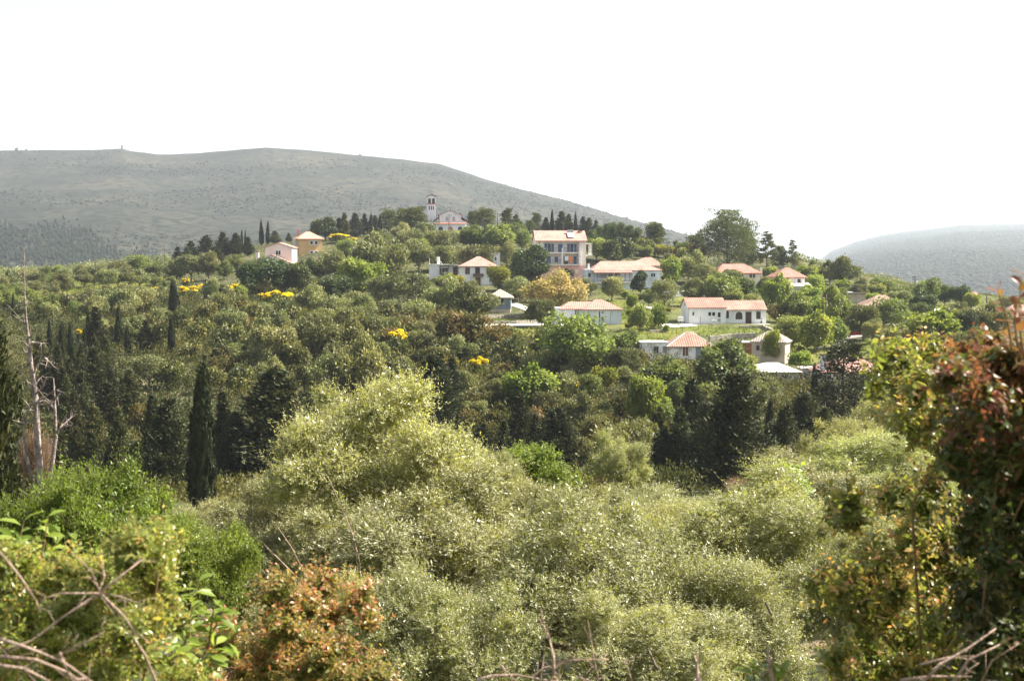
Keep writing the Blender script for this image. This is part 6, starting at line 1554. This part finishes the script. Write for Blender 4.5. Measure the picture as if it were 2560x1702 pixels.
bare('dry brown twigs tangled under the red-leaved bush, bottom right corner', [[(2300, 1712), (2350, 1660), (2420, 1620), (2490, 1570)], [(2380, 1712), (2420, 1650), (2500, 1610)], [(2250, 1700), (2330, 1690), (2430, 1690)], [(2450, 1712), (2480, 1650), (2560, 1600)], [(2300, 1660), (2380, 1640), (2440, 1650)]], 3.0, r=.004, seed=5)
for i, (pp, lb) in enumerate((([(905, 1470), (898, 1400), (880, 1330), (850, 1260), (820, 1190)], 'long bare stem arching through the tall silvery olive'), ([(760, 1430), (730, 1370), (690, 1310)], 'thin bare stem left of the tall silvery olive'), ([(745, 1445), (700, 1400), (660, 1360)], 'shorter bare stem below the thin one, left of the silvery olive'))):
    bare(lb, [pp], 12.5, 'twig', side=8, r=.0065, seed=20 + i)
# leaf litter and weeds under the near plants
rng = np.random.default_rng(88); n = 26000; Y = rng.uniform(2.2, 95, n); x = rng.uniform(-.55, .55, n) * (Y + 3); z = terrain(x, Y)
C = np.stack([x, Y, z + .1 + .25 * rng.random(n)], 1)
tag(link(bpy.data.objects.new('weeds', leaf_mesh('weeds', C, unit(rand_dir(n, rng) + np.array([0, 0, .6])), unit(rand_dir(n, rng) + np.array([0, 0, .6])), .16 + .2 * rng.random(n), .05 + .05 * rng.random(n), rng.random(n), M['under']))), 'weeds and leaf litter on the near slope', kind='stuff')
# ---------------------------------------------------------------- labels: kind, nearest landmark, side of it, place in its row
ORD = ['first', 'second', 'third', 'fourth', 'fifth', 'sixth', 'seventh', 'eighth', 'ninth', 'tenth', 'eleventh', 'twelfth', 'thirteenth', 'fourteenth', 'fifteenth', 'sixteenth']
cells = {}
for o, ph, px, py in PLANTS:
    best = min((q for q in LAND if abs(q[0]-px) + abs(q[1]-py) > 12 and not (('cypress' in q[2] or 'conifer' in q[2] or 'broom' in q[2] or 'tree' in q[2] or 'pine' in q[2]) and math.hypot(q[0]-px, q[1]-py) < 30)), key=lambda q: math.hypot(q[0]-px, (q[1]-py) * 1.3))
    dx, dy = px - best[0], py - best[1]
    rel = ('left of' if dx < 0 else 'right of') if abs(dx) > abs(dy) * 1.3 else ('above' if dy < 0 else 'below')
    cells.setdefault((ph, rel, best[2]), []).append((o, px, py))
for (ph, rel, lm), L_ in cells.items():
    n = len(L_)
    if rel in ('above', 'below'): L_.sort(key=lambda q: q[1]); side = 'left'
    else: L_.sort(key=lambda q: -q[1] if rel == 'left of' else q[1]); side = 'it'
    for i, (o, px, py) in enumerate(L_):
        if n == 1: lab = f'{ph} {rel} the {lm}'
        elif side == 'left': lab = f'{ph} {rel} the {lm}, ' + ('leftmost' if i == 0 else 'rightmost' if i == n-1 else f'{ORD[min(i, 15)]} from left')
        else: lab = f'{ph} {rel} the {lm}, ' + ('nearest' if i == 0 else 'farthest' if i == n-1 else f'{ORD[min(i, 15)]} nearest')
        o['label'] = lab

# ---------------------------------------------------------------- air, sky, sun, camera
def haze():
    mb = MB(); mb.box(-4300, 4300, -80, 8600, -420, 460); o = mb.build('haze', None); m, t, N, L = nt('haze')
    pv = N.new('ShaderNodeVolumePrincipled'); pv.inputs['Color'].default_value = (.78, .88, 1, 1); pv.inputs['Density'].default_value = HAZE; pv.inputs['Anisotropy'].default_value = .25
    q = N.new('ShaderNodeOutputMaterial'); L.new(pv.outputs[0], q.inputs['Volume']); o.data.materials.append(m); tag(o, 'thin summer haze over the valley', kind='stuff')
HAZE = 1.1e-4
haze()
EL, AZ = math.radians(47), math.radians(77)     # sun height; clockwise from the viewing direction
sd = Vector((math.sin(AZ) * math.cos(EL), math.cos(AZ) * math.cos(EL), math.sin(EL)))
ld = bpy.data.lights.new('sun', 'SUN'); ld.energy = 5.0; ld.angle = math.radians(.5); ld.color = (1, .91, .77)
lo = bpy.data.objects.new('sun', ld); lo.rotation_euler = (-sd).to_track_quat('-Z', 'Y').to_euler(); link(lo)
W = bpy.data.worlds.new('World'); SC.world = W; W.use_nodes = True; T = W.node_tree; T.nodes.clear()
sky = T.nodes.new('ShaderNodeTexSky'); sky.sky_type = 'NISHITA'; sky.sun_disc = False; sky.sun_elevation = EL; sky.sun_rotation = AZ; sky.air_density = 1.0; sky.dust_density = 2.0; sky.ozone_density = .8; sky.altitude = 100
bg = T.nodes.new('ShaderNodeBackground'); bg.inputs['Strength'].default_value = .085
wo = T.nodes.new('ShaderNodeOutputWorld'); hs = T.nodes.new('ShaderNodeHueSaturation'); hs.inputs['Saturation'].default_value = .42; hs.inputs['Value'].default_value = .8; T.links.new(sky.outputs[0], hs.inputs['Color']); T.links.new(hs.outputs[0], bg.inputs['Color']); T.links.new(bg.outputs[0], wo.inputs['Surface'])
cd = bpy.data.cameras.new('camera'); cd.sensor_width = 36; cd.lens = 36 * F / 2560; cd.clip_start = .05; cd.clip_end = 20000
cd.dof.use_dof = True; cd.dof.focus_distance = 60; cd.dof.aperture_fstop = 7.0
co = bpy.data.objects.new('camera', cd); co.location = (0, 0, 0); co.rotation_euler = (math.pi / 2 - PITCH, 0, 0); link(co); SC.camera = co
SC.view_settings.view_transform = 'Standard'; SC.view_settings.look = 'None'; SC.view_settings.exposure = 1.84; SC.view_settings.gamma = 1
SC.cycles.max_bounces = 5; SC.cycles.diffuse_bounces = 3; SC.cycles.glossy_bounces = 2; SC.cycles.transmission_bounces = 3; SC.cycles.volume_bounces = 0; SC.cycles.use_denoising = True
SC.cycles.sample_clamp_indirect = 6
